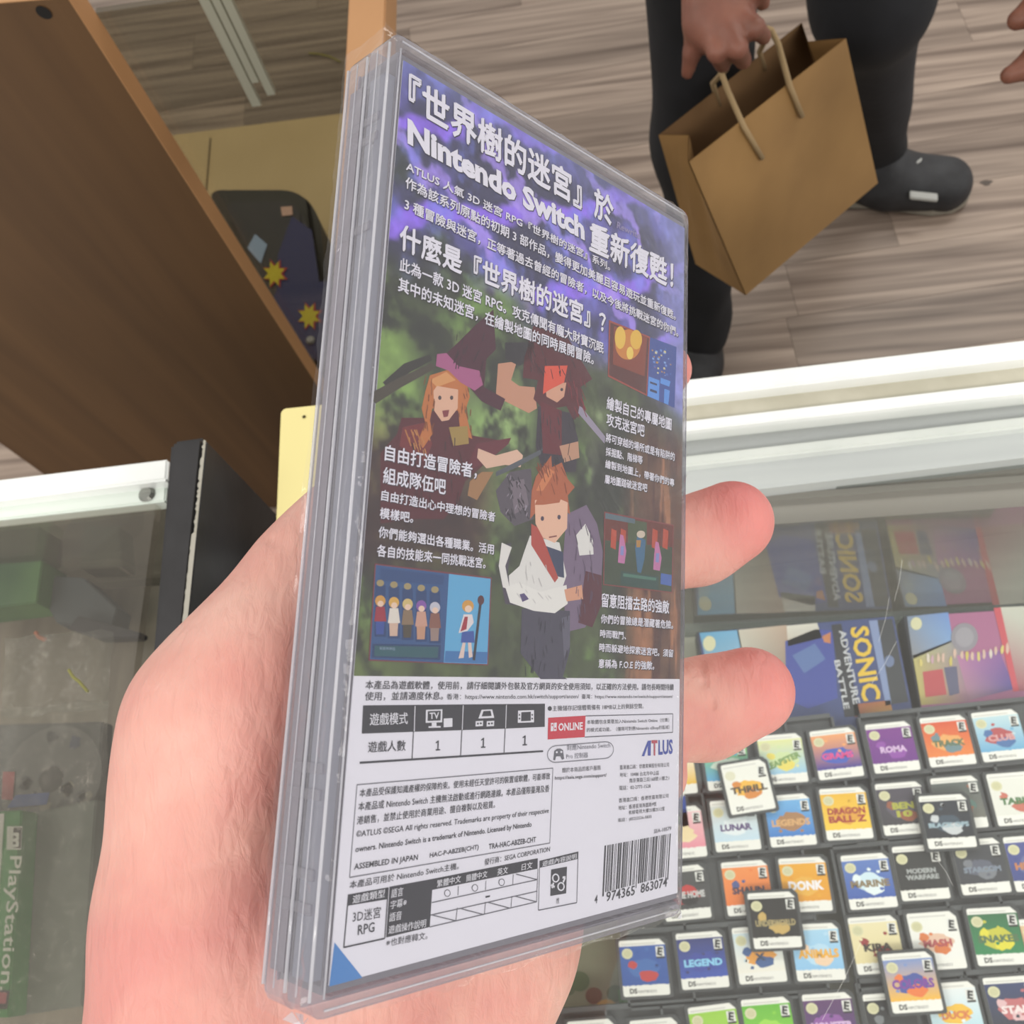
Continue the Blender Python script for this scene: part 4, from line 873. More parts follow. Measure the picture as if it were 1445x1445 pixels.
pp(k, [(1115,1215),(1250,1262),(1240,1420),(1110,1370)], '8c3c24', .135, r1); pell(k, (1172,1290), 52, 62, 'd88830', .14, r1); pell(k, (1140,1262), 22, 46, 'f2c84c', .15, r1); pell(k, (1205,1270), 24, 40, 'f0c040', .15, r1); pell(k, (1180,1325), 14, 26, 'f8d860', .15, r1)
pp(k, [(1252,0),(1350,38),(1345,118),(1245,82)], '3454a0', .125, r2) if False else None
pp(k, [(1262,1260),(1370,1300),(1362,1548),(1250,1500)], '34509c', .13, r1)
rs = random.Random(5)
for i in range(34):
    x = rs.uniform(1268, 1345); y = rs.uniform(1285, 1400)+.25*(x-1268); s = rs.uniform(4, 9); pp(k, [(x,y),(x+s,y+.3*s),(x+s,y+1.3*s),(x,y+s)], rs.choice(('6c94dc','88b0e8','4c70c0','c89848','c05c6c','e0d8a0')), .14+.0005*i, r1)
for pts in ([(1256,1420),(1300,1436),(1298,1520),(1252,1500)], [(1305,1425),(1345,1440),(1340,1462),(1303,1448)], [(1320,1470),(1342,1478),(1336,1536),(1318,1528)]): pp(k, pts, '5c9ce8', .16, r1)
for pts in ([(1262,1440),(1290,1450),(1289,1458),(1261,1448)], [(1262,1470),(1290,1480),(1289,1490),(1261,1480)]): pp(k, pts, '1c2c5c', .17, r1)
pp(k, [(1060,728),(1355,785),(1350,1075),(1055,1040)], '8a3c3c', .12); pp(k, [(1064,734),(1351,790),(1346,1070),(1059,1036)], '3c4a34', .13)
pp(k, [(1064,734),(1351,790),(1350,880),(1062,850)], '6c2c20', .14); pp(k, [(1064,734),(1190,760),(1190,780),(1064,758)], '5c7078', .16); pp(k, [(1160,760),(1240,775),(1240,870),(1160,860)], '4a5838', .15)
for x in (1090, 1130, 1265, 1310): pp(k, [(x,800),(x+22,810),(x+18,890),(x-4,880)], 'c04a2c', .155)
for x, y in ((1135,905), (1285,935)): pp(k, [(x-8,y-80),(x+5,y-75),(x+18,y-10),(x+10,y+45),(x-18,y+40),(x-14,y-20)], 'c87aa8', .17); pp(k, [(x-6,y-30),(x+8,y-30),(x+6,y+10),(x-8,y+8)], '8c90c8', .175)
pp(k, [(1200,830),(1235,850),(1230,930),(1215,990),(1200,985),(1190,880)], '3c6c8c', .17); pell(k, (1215,825), 18, 16, 'd8c8b0', .175); pp(k, [(1195,850),(1215,850),(1212,880),(1196,880)], 'b88840', .18)
pp(k, [(1130,980),(1290,1005),(1288,1060),(1128,1038)], '2c4c44', .165); pp(k, [(1140,990),(1280,1010),(1279,1022),(1139,1004)], '4c7c68', .17); pp(k, [(1300,990),(1346,998),(1344,1045),(1298,1036)], '4468b0', .17)
# white lettering on the picture
H_ = 'heading_lettering'; B_ = 'body_lettering'
ptw(H_, '『世界樹的迷宮』於', (275,330), (1110,812), (278,185), r1, .03)
ptw(H_, 'Nintendo Switch', (272,472), (995,868), (272,366), r1, .045)
ptw(H_, '重新復甦！', (1012,905), (1352,1062), (1016,785), r1, .03)
ptx(H_, 'Rewrite', (1125,815), (1220,862), (1128,788), '9a90b8', r1)
ptw(B_, 'ATLUS 人氣 3D 迷宮 RPG『世界樹的迷宮』系列。', (265,580), (1097,990), (268,540), r1)
ptw(B_, '作為該系列原點的初期 3 部作品，變得更加美麗且容易遊玩並重新復甦。', (262,652), (1365,1192), (265,603), r1)
ptw(B_, '3 種冒險與迷宮，正等著過去曾經的冒險者，以及今後將挑戰迷宮的你們。', (258,740), (1375,1260), (262,692), r1)
ptw(H_, '什麼是『世界樹的迷宮』？', (238,900), (1078,1246), (242,795), r1, .03)
ptw(B_, '此為一款 3D 迷宮 RPG。攻克傳聞有龐大財寶沉眠', (238,988), (1070,1328), (241,933), r1)
ptw(B_, '其中的未知迷宮，在繪製地圖的同時展開冒險。', (232,1072), (1030,1374), (236,1014), r1)
for st, BL, BR, TL, kk in (('自由打造冒險者，',(125,512),(515,590),(129,443),H_), ('組成隊伍吧',(118,608),(383,657),(121,538),H_), ('自由打造出心中理想的冒險者',(110,680),(593,772),(114,635),B_), ('模樣吧。',(104,757),(245,777),(107,711),B_),
     ('你們能夠選出各種職業。活用',(98,838),(588,911),(101,790),B_), ('各自的技能來一同挑戰迷宮。',(92,918),(553,971),(95,868),B_), ('繪製自己的專屬地圖',(1068,292),(1343,384),(1071,238),H_), ('攻克迷宮吧',(1067,362),(1228,412),(1069,308),H_),
     ('將可穿越的場所或是有陷阱的',(1064,432),(1357,514),(1066,394),B_), ('採掘點、階梯等',(1064,490),(1220,528),(1066,454),B_), ('繪製到地圖上，帶著你們的專',(1062,543),(1355,624),(1064,507),B_), ('屬地圖踏破迷宮吧',(1060,608),(1240,646),(1062,571),B_),
     ('留意阻擋去路的強敵',(1046,1133),(1333,1162),(1048,1074),H_), ('你們的冒險總是潛藏著危險。',(1043,1202),(1350,1227),(1045,1164),B_), ('時而戰鬥、',(1040,1262),(1150,1272),(1041,1229),B_), ('時而躲避地探索迷宮吧。須留',(1036,1322),(1350,1347),(1038,1287),B_), ('意稱為 F.O.E 的強敵。',(1033,1392),(1270,1400),(1035,1354),B_)):
    ptw(kk, st, BL, BR, TL, r2, .02)
# black print on the white panel
N_ = 'notice_print'; T_ = 'table_print'; DK = '3a3a40'
def ptb(st, BL, BR, TL, k=N_, col=DK, bold=.01): ptx(k, st, BL, BR, TL, col, r3, .10, bold)
def pq(pts, col, z=.04, k=T_): pp(k, pts, col, z, r3)
def pl(a, b, w=.28, col=DK, k=T_): pline(k, a, b, w, col, .06, r3)
ptb('本產品為遊戲軟體，使用前，請仔細閱讀外包裝及官方網頁的安全使用須知，以正確的方法使用。請勿長時間持續', (200,88), (1365,92), (203,54), bold=.02)
ptb('使用，並請適度休息。', (198,131), (493,128), (201,97), bold=.02)
ptb('香港：https://www.nintendo.com.hk/switch/support/anzen/', (508,130), (1008,126), (508,104)); ptb('臺灣：https://www.nintendo.tw/switch/support/anzen/', (1018,126), (1362,124), (1018,106))
pq([(193,148),(880,142),(879,229),(730,236),(560,242),(385,248),(188,255)], '36363b')
ptx(T_, '遊戲模式', (217,224), (360,219), (218,178), 'f0f0f2', r3, .12, .02)
ptb('遊戲人數', (210,327), (352,320), (212,285), T_, bold=.02)
for x, y in ((475,318), (646,308), (803,299)): pq([(x-1,y-36),(x+4,y-38),(x+3,y-2),(x-2,y-2)], DK, .06), pq([(x-8,y-30),(x,y-37),(x,y-31),(x-7,y-26)], DK, .06), pq([(x-8,y-4),(x+9,y-5),(x+9,y),(x-8,y+1)], DK, .06)
for a, b in (((388,150),(378,350)), ((571,148),(561,340)), ((734,146),(725,330))): pl(a, b, .22); 
for a, b in (((389,150),(386,246)), ((571,148),(567,240)), ((734,146),(731,234))): pline(T_, a, b, .2, 'e8e8ea', .07, r3)
pl((180,365), (873,321), .35)
WT = 'eeeef0'
pq([(430,165),(492,163),(491,212),(429,214)], WT, .07); pq([(437,170),(486,168),(485,205),(436,207)], '36363b', .08); ptx(T_, 'TV', (443,200), (479,198), (443,176), WT, r3, .12, .02)
pq([(452,214),(470,213),(470,228),(452,229)], WT, .07); pq([(440,227),(486,226),(486,232),(440,233)], WT, .07); pq([(497,198),(530,196),(530,229),(497,231)], WT, .07)
pq([(640,165),(680,163),(688,195),(628,198)], WT, .07); pq([(647,170),(674,168),(678,188),(640,190)], '36363b', .08)
for x in (618, 660): pq([(x,208),(x+28,206),(x+27,226),(x-1,228)], WT, .07); pell(T_, (x+8,217), 4, 4, '36363b', .08, r3, 10); pell(T_, (x+19,216), 4, 4, '36363b', .08, r3, 10)
pq([(778,168),(838,166),(838,212),(777,214)], WT, .07); pq([(790,174),(826,172),(826,206),(789,208)], '36363b', .08)
for x in (783, 831): pell(T_, (x,184), 3, 4, '36363b', .085, r3, 10); pell(T_, (x,198), 3, 4, '36363b', .085, r3, 10)
pell(N_, (898,160), 8, 9, DK, .06, r3, 14); ptb('主機儲存記憶體需備有 18MB以上的剩餘空間。', (908,170), (1252,160), (908,149))
pq([(892,195),(1033,187),(1030,268),(890,277)], 'd23344', .05)
pq([(902,215),(912,214),(911,245),(901,246)], WT, .07); pq([(914,214),(924,213),(923,244),(913,245)], WT, .07); pell(T_, (907,223), 3, 4, 'd23344', .08, r3, 10); pell(T_, (918,235), 3, 4, 'd23344', .08, r3, 10)
ptx(T_, 'ONLINE', (929,245), (1021,240), (930,215), 'f8f0f2', r3, .12, .03)
for a, b in (((1033,188),(1363,180)), ((1363,180),(1362,250)), ((1362,250),(1030,268))): pl(a, b, .2, '6a6a70')
ptb('本軟體包含需要加入Nintendo Switch Online（付費）', (1038,220), (1348,211), (1038,203)); ptb('的模式或功能。（僅限可對應Nintendo eShop的區域）', (1037,252), (1350,240), (1037,233))
def rr3(x0, y0, x1, y1, dy, w, col):
    pts = []; h = (y1-y0)/2
    for cx, a0 in ((x1-h, -90), (x0+h, 90)):
        for t in range(9): a = math.radians(a0+180*t/8); xq = cx+h*math.cos(a); pts.append((xq, (y0+y1)/2+h*math.sin(a)+dy*(xq-x0)/(x1-x0)))
    for i in range(len(pts)): pl(pts[i], pts[(i+1) % len(pts)], w, col)
rr3(889, 303, 1139, 366, -20, .22, '8a8a90')
pq([(915,320),(925,312),(938,311),(948,317),(952,350),(944,354),(938,340),(922,341),(918,356),(911,354)], '6a6a70', .06)
pell(T_, (924,325), 4, 4, WT, .08, r3, 10); pell(T_, (941,324), 4, 4, WT, .08, r3, 10)
ptb('對應Nintendo Switch', (962,319), (1126,308), (962,296), col='7a7a82'); ptb('Pro 控制器', (960,351), (1042,345), (960,330), col='7a7a82')
K_ = 'company_logo'
pp(K_, [(1245,340),(1268,282),(1280,281),(1279,338),(1268,338),(1268,300),(1255,340)], '4454a8', .06, r3)
ptx(K_, 'T', (1282,338), (1304,337), (1282,280), 'c04a5c', r3, .1, .03); ptx(K_, 'LUS', (1308,336), (1362,332), (1308,279), '4454a8', r3, .1, .03)
for st, BL, BR, TL in (('臺灣進口商：世雅育樂股份有限公司',(1162,391),(1348,380),(1162,374)), ('地址：10488 台北市中山區',(1162,419),(1310,411),(1162,402)), ('南京東路三段168號11樓之1',(1198,441),(1348,430),(1198,424)), ('電話：02-2773-1528',(1160,469),(1278,460),(1160,452)),
      ('香港進口商：香港世嘉有限公司',(1158,516),(1346,497),(1158,499)), ('地址：香港荃灣海盛路9號',(1157,544),(1300,528),(1157,527)), ('有線電視大樓25樓2512室',(1195,561),(1332,545),(1195,545)), ('電話：(852)2526-5835',(1155,592),(1282,576),(1155,575))): ptb(st, BL, BR, TL)
ptb('關於本商品的客戶服務', (945,403), (1090,392), (945,384)); ptb('https://asia.sega.com/support/', (917,433), (1112,421), (917,416))
for a, b in (((170,448),(910,385)), ((910,385),(898,668)), ((898,668),(142,798)), ((142,798),(170,448))): pl(a, b, .18, '7a7a80')
for st, BL, BR, TL in (('本產品受保護知識產權的保障約束。使用未經任天堂許可的裝置或軟體，可能導致',(178,496),(898,428),(181,464)), ('本產品或 Nintendo Switch 主機無法啟動或進行網路連線。本產品僅限臺灣及香',(173,547),(895,475),(176,514)), ('港銷售，並禁止使用於商業用途、擅自複製以及租賃。',(168,600),(690,536),(171,567)),
      ('©ATLUS ©SEGA All rights reserved. Trademarks are property of their respective',(165,653),(893,560),(168,622)), ('owners. Nintendo Switch is a trademark of Nintendo. Licensed by Nintendo',(162,710),(828,612),(165,680)), ('ASSEMBLED IN JAPAN',(157,776),(398,738),(160,746)), ('HAC-P-ABZEB(CHT)',(443,729),(628,696),(445,705)), ('TRA-HAC-ABZEB-CHT',(667,692),(845,664),(668,671)),
      ('本產品可用於 Nintendo Switch主機。',(140,842),(553,767),(143,812)), ('發行商：SEGA CORPORATION',(650,753),(897,701),(652,728))): ptb(st, BL, BR, TL, bold=.015)
pq([(138,862),(288,835),(286,880),(134,905)], '36363b'); ptx(T_, '遊戲類型', (151,897), (273,872), (154,865), 'f0f0f2', r3, .12, .02)
for a, b in (((138,862),(120,1062)), ((120,1062),(275,1028)), ((288,835),(275,1028))): pl(a, b, .25)
ptb('3D迷宮', (152,969), (258,950), (155,924), T_); ptb('RPG', (172,1016), (235,1003), (174,978), T_)
pq([(293,833),(457,803),(445,985),(280,1025)], '36363b'); pq([(457,803),(853,725),(852,765),(454,845)], '36363b')
for st, BL, BR, TL in (('語言',(297,876),(342,866),(300,842)), ('字幕※',(294,918),(355,905),(297,886)), ('語音',(290,966),(336,956),(293,932)), ('遊戲操作說明',(287,1012),(428,985),(290,980)), ('繁體中文',(470,836),(560,816),(472,808)), ('簡體中文',(580,815),(660,797),(582,788)), ('英文',(698,791),(738,782),(700,764)), ('日文',(790,772),(830,763),(792,746))): ptx(T_, st, BL, BR, TL, 'f0f0f2', r3, .12, .015)
for a, b in (((452,893),(851,806)), ((448,940),(849,850)), ((445,985),(848,890)), ((853,765),(848,890)), ((553,830),(551,865)), ((657,810),(655,845)), ((760,786),(758,825)), ((549,912),(543,962)), ((655,890),(651,938)), ((755,868),(751,914)), ((455,940),(545,962)), ((560,915),(648,938)), ((665,892),(748,914)), ((765,868),(848,890)), ((770,785),(850,806))): pl(a, b, .18, '6a6a70')
for x, y in ((511,857), (615,837), (716,816)): pell(T_, (x,y), 12, 14, '5a5a60', .06, r3, 20); pell(T_, (x,y), 9, 11, 'f1f0f4', .07, r3, 20)
pl((655,872), (672,868), .3)
ptb('※也對應韓文。', (278,1060), (435,1030), (281,1030), T_)
pq([(860,735),(1005,700),(1004,728),(859,762)], '36363b'); ptx(T_, '遊戲內容說明', (868,757), (997,727), (870,736), 'f0f0f2', r3, .12, .015)
for a, b in (((860,735),(855,922)), ((855,922),(1000,893)), ((1000,893),(1005,700))): pl(a, b, .2, '6a6a70')
pq([(903,768),(963,757),(960,858),(900,868)], '36363b')
for x, y in ((920,800), (940,832)): pell(T_, (x,y), 14, 17, WT, .07, r3, 20); pell(T_, (x,y), 9, 12, '36363b', .08, r3, 20)
pline(T_, (912,818), (906,838), .5, WT, .07, r3); pline(T_, (902,826), (916,834), .4, WT, .07, r3); pline(T_, (948,816), (956,798), .5, WT, .07, r3); pline(T_, (946,798), (957,797), .4, WT, .07, r3)
ptb('性', (921,898), (933,895), (922,876), T_)
# barcode
bk = 'barcode'; rs = random.Random(9); t0 = 0.0
while t0 < .985:
    w = rs.choice((.008, .012, .018, .024)); tall = t0 < .02 or .48 < t0 < .52 or t0 > .95
    def bp2(t, bot): x0, y0, x1, y1 = 1105+250*t, 678-46*t, 1096+249*t, (870-64*t) if bot else (856-64*t); return (x0, y0), (x1, y1)
    (a0, b0), (aa1, bb1) = bp2(t0, tall), bp2(min(t0+w, 1), tall)
    pp(bk, [a0, aa1, bb1, b0], '34343a', .06, r3); t0 += w+rs.choice((.008, .012, .02))
ptb('4', (1066,897), (1077,894), (1068,866), bk); ptb('974365', (1110,890), (1218,864), (1112,852), bk); ptb('863074', (1240,858), (1340,832), (1242,822), bk); ptb('SEA-10579', (1290,632), (1356,619), (1291,617), bk, '6a6a70')
pp('corner_mark', [(85,1043),(191,1176),(65,1210)], '4f8ccb', .05, r3)

# ------------------------------------------------------------------ flush the collected text
def flush():
    its = {}
    for st, _, cb, bold in TEXTS: its.setdefault(bold, set()).add(st)
    for e in LT:
        if isinstance(e[0], str): its.setdefault(e[6], set()).add(e[0])
    res = {b: text_meshes(sorted(s), b) for b, s in its.items()}
    def fat(vs, dim, bold, i):
        ox, oy = ((0, 0), (1, .5), (.2, -.8))[i]; return vs+np.array([ox*bold*.75/dim[0], oy*bold*.75/dim[1]])
    for st, _, cb, bold in TEXTS:
        vs, fs, dim = res[bold][st]
        for i in range(1 if bold < .012 or st.isascii() else 2 if bold < .028 else 3): cb(fat(vs, dim, bold, i), fs, dim, i)
    for e in LT:
        if isinstance(e[0], str):
            st, (x, y, w, h), z, col, mb, tilt, bold = e
            vs, fs, dim = res[bold][st]; ca, sa = math.cos(math.radians(tilt)), math.sin(math.radians(tilt))
            pts = []
            for a, b in vs:
                X, Y = (a-.5)*w, (b-.5)*h; pts.append((x+w/2+X*ca-Y*sa, y+h/2+X*sa+Y*ca, z))
            mb.add(pts, fs, col)
        else:
            mb, nm, par = e; mb.build(nm, INK, par, local=True)
flush()
cov1.build('cover_print', INK, gb1); let1.build('title_lettering', INK, gb1); cov2.build('cover_print', INK, gb2); cov3.build('cover_print', INK, gb3); cov4.build('cover_print', INK, gb4)
gprint.build('cover_print', INK, gcase)
for kname, mb in PR.items():
    o = mb.build(kname, INK, sheet_o)

# ------------------------------------------------------------------ the hand that holds the package
def hc(u, v, off, rp):
    p = HP(u, v, off); dep = (RW.T@(p-EYE))[2]; return p, rp*dep/F
def chain(*pts):
    q = [hc(*p) for p in pts]; return [(q[i][0], q[i+1][0], q[i][1], q[i+1][1]) for i in range(len(q)-1)]
palm = chain((270,1700,34,125),(276,1480,32,125),(291,1290,32,118),(297,1120,30,104),(302,1020,27,90),(372,932,24,84))
palm += chain((620,1750,30,120),(610,1500,24,118),(672,1340,20,112),(690,1180,19,110),(690,1080,18,90))
palm += chain((450,1750,34,140),(470,1450,28,140),(500,1250,26,140),(600,1050,22,110),(660,930,20,90),(650,830,18,80))
palm += chain((300,1290,32,112),(500,1250,26,140),(690,1280,20,110))
palm += chain((320,1020,27,86),(480,1000,24,110),(680,960,20,90))
thumb = chain((372,932,24,84),(450,832,22,82),(512,760,17,74),(570,700,13,66))
idx = chain((640,830,18,78),(760,700,14,62),(860,590,12,50),(938,522,9,38))
mid = chain((650,870,18,76),(790,810,15,66),(900,785,13,60),(985,762,8,58),(1034,736,0,57))
rin = chain((670,970,18,76),(800,1000,16,68),(905,1010,14,66),(992,1000,8,66),(1058,976,-1,62))
pin = chain((680,1080,17,66),(800,1120,14,54),(880,1115,11,48),(926,1094,9,43))
pos, fcs = organic([(.0045, palm+thumb), (.0022, idx), (.0022, mid), (.0022, rin), (.0022, pin)], .0011, ktop=.0016)
# creases at the finger joints and across the palm: pull the surface in along short curves
def crease(pos, pts, width, depth):
    pts = [V3(p) for p in pts]; dmin = np.full(len(pos), 9.); near = np.zeros_like(pos)
    for a, b in zip(pts[:-1], pts[1:]):
        ab = b-a; t = np.clip(((pos-a)@ab)/(ab@ab), 0, 1); q = a+t[:, None]*ab
        # distance across the sight line only
        w = pos-q; vd = (q-EYE)/np.linalg.norm(q-EYE, axis=1)[:, None]; w2 = w-(w*vd).sum(1)[:, None]*vd; d = np.linalg.norm(w2, axis=1)
        m = (d < dmin) & (np.linalg.norm(w, axis=1) < .022); dmin[m] = d[m]
    vd = (pos-EYE)/np.linalg.norm(pos-EYE, axis=1)[:, None]
    return pos+vd*(depth*np.exp(-(dmin/width)**2))[:, None]
pos = crease(pos, [HP(u, v, 4) for u, v in ((988,935),(992,965),(1006,995),(1030,1020))], .0011, .0012)
pos = crease(pos, [HP(u, v, 4) for u, v in ((975,715),(982,760),(1000,800))], .0012, .0005)
pos = crease(pos, [HP(u, v, 14) for u, v in ((345,760),(362,752),(385,764))], .0010, .0010)
for c_ in ([(230,1075),(300,1030),(380,1010)], [(150,1190),(260,1130),(400,1060)], [(140,1290),(250,1240),(360,1200)], [(250,985),(330,1010),(410,1060)]): pos = crease(pos, [HP(u, v, 14) for u, v in c_], .0010, .00035)
def skinmat(name, a, b, c, fine=True):
    m = bpy.data.materials.new(name); m.use_nodes = True; nt = m.node_tree; bs = nt.nodes['Principled BSDF']; L = nt.links.new
    tc = nt.nodes.new('ShaderNodeTexCoord'); n = nt.nodes.new('ShaderNodeTexNoise'); n.inputs['Scale'].default_value = 28; n.inputs['Detail'].default_value = 4
    r = nt.nodes.new('ShaderNodeValToRGB'); e = r.color_ramp.elements; e[0].position = .36; e[1].position = .66; e[0].color = (*lin(a), 1); e[1].color = (*lin(b), 1)
    k2 = e.new(.5); k2.color = (*lin(c), 1)
    L(tc.outputs['Object'], n.inputs['Vector']); L(n.outputs['Fac'], r.inputs[0]); L(r.outputs[0], bs.inputs['Base Color'])
    if fine:
        at_ = nt.nodes.new('ShaderNodeAttribute'); at_.attribute_name = 'Flush'; mx = nt.nodes.new('ShaderNodeMix'); mx.data_type = 'RGBA'
        L(at_.outputs['Fac'], mx.inputs[0]); L(r.outputs[0], mx.inputs[6]); mx.inputs[7].default_value = (*lin('d4686c'), 1); L(mx.outputs[2], bs.inputs['Base Color'])
    bs.inputs['Roughness'].default_value = .5; bs.inputs['Specular IOR Level'].default_value = .4
    bs.inputs['Subsurface Weight'].default_value = .25; bs.inputs['Subsurface Radius'].default_value = (1, .3, .2); bs.inputs['Subsurface Scale'].default_value = .004
    if fine:
        mp = nt.nodes.new('ShaderNodeMapping'); mp.inputs['Scale'].default_value = (520, 170, 330); mp.inputs['Rotation'].default_value = (.3, .5, .5)
        n2 = nt.nodes.new('ShaderNodeTexNoise'); n2.inputs['Scale'].default_value = 1; n2.inputs['Detail'].default_value = 3; n2.inputs['Distortion'].default_value = .8
        v = nt.nodes.new('ShaderNodeTexVoronoi'); v.feature = 'DISTANCE_TO_EDGE'; v.inputs['Scale'].default_value = .55
        ad = nt.nodes.new('ShaderNodeMath'); ad.operation = 'ADD'; b1_ = nt.nodes.new('ShaderNodeBump'); b1_.inputs['Strength'].default_value = .6; b1_.inputs['Distance'].default_value = .0006
        L(tc.outputs['Object'], mp.inputs[0]); L(mp.outputs[0], n2.inputs['Vector']); L(mp.outputs[0], v.inputs['Vector']); L(n2.outputs['Fac'], ad.inputs[0]); L(v.outputs['Distance'], ad.inputs[1])
        L(ad.outputs[0], b1_.inputs['Height']); L(b1_.outputs[0], bs.inputs['Normal'])
    MATS[name] = m; return m
SKIN = skinmat('palm_skin', 'cf8f86', 'deb0a2', 'd79f92')
hd = thing('person', HP(450, 1500, 30), 'left hand with the palm up, gripping the wrapped game case from behind', 'person')
ho = mesh_np('hand', pos, fcs, SKIN, hd)
fl_ = np.zeros(len(pos))                       # blood-flushed fingertips and heel of the palm: skin colour, not light
for (u, v, o_), r_, k_ in (((1045,725,-2), .017, .75), ((1075,965,-2), .018, .8), ((945,520,6), .014, .5), ((350,1010,14), .014, .25), ((250,1420,16), .018, .15)):
    fl_ = np.maximum(fl_, k_*np.exp(-(((pos-HP(u, v, o_))**2).sum(1))/r_**2))
fa_ = ho.data.attributes.new('Flush', 'FLOAT', 'POINT'); fa_.data.foreach_set('value', fl_.astype(np.float32))

# ------------------------------------------------------------------ customer with the paper bag
TROU = mat('black_trousers', '15161a', .85, bump=.4, bscale=60, col2='1d1e23', nscale=14)
SK2 = skinmat('customer_skin', '70483a', '845646', '7a4e40', False)  # customer's brown skin tone, mottled by noise
pr2 = thing('person', (.2, 1.05, 0), 'customer in black trousers and black shoes, holding a kraft paper bag', 'person')
hipL, hipR = P(985, -300, .92), V3((.27, 1.22, .92))
kneeL, ankL = P(992, 200, .50), P(988, 470, .09)
kneeR, ankR = P(1230, 0, .56), P(1240, 205, .10)
trs = [(.02, [(hipL, kneeL, .068, .053), (kneeL, ankL, .053, .046)]), (.02, [(hipR, kneeR, .088, .064), (kneeR, ankR, .062, .046)]),
       (.03, [(hipL, hipR, .09, .09), (hipL+[0,.02,.12], hipR+[0,.02,.12], .09, .09)])]
bodyc = [(.02, [(hipL, kneeL, .055, .043), (kneeL, ankL, .042, .036)]), (.02, [(hipR, kneeR, .075, .050), (kneeR, ankR, .048, .036)]),
         (.03, [(hipL, hipR, .08, .08), (hipL+[.02,.02,.25], hipR+[-.02,.02,.25], .07, .07), ((hipL+hipR)/2, (hipL+hipR)/2+[0,.02,.25], .08, .08)])]
# right arm and hand, hanging into the picture from above
def Q(u, v, dep, rp): return D(u, v, dep), rp*dep/F
def qc(*pts):
    q = [Q(*p) for p in pts]; return [(q[i][0], q[i+1][0], q[i][1], q[i+1][1]) for i in range(len(q)-1)]
arm = qc((960,-420,.80,62),(1000,-200,.80,50),(1018,-50,0.81,34))
plm = qc((992,-60,0.81,30),(990,30,.82,26))+qc((1040,-50,0.81,30),(1035,40,.82,27))+qc((1018,-50,0.81,32),(1010,45,.82,28))
fg = [qc((984,20,.82,17),(977,74,.84,13),(970,103,.86,9)),
      qc((1000,30,.82,18),(1012,74,.81,14),(1020,92,.85,11)),
      qc((1022,30,.81,18),(1041,68,.80,14),(1049,86,.84,12)),
      qc((1042,20,.81,18),(1066,40,.80,14),(1078,52,.84,11)),
      qc((1040,-14,.80,16),(1070,-16,.80,14),(1076,4,.83,11))]
bp2_, bf2 = organic(bodyc+[(.006, arm+plm)]+[(.0012, c_) for c_ in fg], .0036, ktop=.0016)
mesh_np('body', bp2_, bf2, SK2, pr2)
tp2, tf2 = organic(trs, .009, ktop=.008); rn = np.random.default_rng(4)
w_ = .004*np.sin(tp2[:, 2]*38+6*np.sin(tp2[:, 0]*14))*np.exp(-((tp2[:, 2]-.16)/.14)**2)+.002*np.sin(tp2[:, 2]*17+tp2[:, 0]*23)
tp2 = tp2+np.stack([w_, w_*.4, 0*w_], 1); mesh_np('trousers', tp2, tf2, TROU, pr2)
tz = MB(); jk, jf = organic([(.03, [(hipL+[0,.01,.10], hipR+[0,.01,.10], .105, .105), (hipL+[.02,.03,.28], hipR+[-.02,.03,.28], .11, .11)])], .01, ktop=.008)
mesh_np('jacket', jk, jf, mat('dark_jacket', '222328', .8, bump=.3, bscale=50), pr2)
SHOE = mat('black_shoe', '222225', .6, bump=.5, bscale=220, col2='303134', nscale=30)
SOLE = mat('grey_sole', '8f8a7e', .6); STR = mat('silver_mark', 'b9bab6', .4)
def shoe(heel, toe, w):
    h, t = V3(heel), V3(toe); d = t-h; L = np.linalg.norm(d); d = d/L; s = np.array([-d[1], d[0], 0])
    caps = [(h+d*.04*1+[0,0,.048], h+d*L*.45+[0,0,.040], .040, .042), (h+d*L*.45+[0,0,.040], t-d*.045+[0,0,.034], .042, .036)]
    caps += [(h+d*L*.45+s*.012+[0,0,.036], t-d*.05+s*.012+[0,0,.030], .036, .034), (h+d*L*.45-s*.012+[0,0,.036], t-d*.05-s*.012+[0,0,.030], .036, .034), (h+d*.05+[0,0,.06], h+d*.11+[0,0,.075], .038, .036)]
    p, f_ = organic([(.01, caps)], .004, ktop=.004); p[:, 2] = np.maximum(p[:, 2], .012)
    o = mesh_np('shoe', p, f_, SHOE, pr2)
    m = MB(); out = []
    prof = [(0,.0),(.02,.026),(.06,.036),(.12,.036),(.17,.042),(.22,.047),(.26,.040),(.285,.022),(.292,0)]
    sc_ = L/.292
    for x, y in prof: out.append(h+d*x*sc_+s*y*1.02)
    for x, y in prof[-2:0:-1]: out.append(h+d*x*sc_-s*y*1.02)
    m.prism([q+[0,0,.001] for q in out], (0, 0, .022)).build('sole', SOLE, o, bevel=.004)
    return o, h, d, s, L
tR = P(1374, 262, .03); hR = tR+V3((-.262, .048, 0)); hR[2] = 0; tR[2] = 0
so, h, d, s, L = shoe(hR, tR, 1)
for a, b, w_ in (((1283,272),(1322,276),.010), ((1292,231),(1300,225),.004)):
    pa, pb = P(*a, .062 if w_ > .005 else .085), P(*b, .062 if w_ > .005 else .085)
    MB().quadbar(pa, pb, (0, 0, .006), (0, -w_, -w_*.6)).build('shoe_badge', STR, so, bevel=.001)
lc_ = MB()
for i in range(4):
    q = h+d*(.13+.025*i); lc_.tube([q+s*.018+[0,0,.078-.004*i], q+[0,0,.084-.005*i], q-s*.018+[0,0,.078-.004*i]], .0025, 6)
lc_.build('laces', mat('lace_black', '1a1a1c', .8), so)
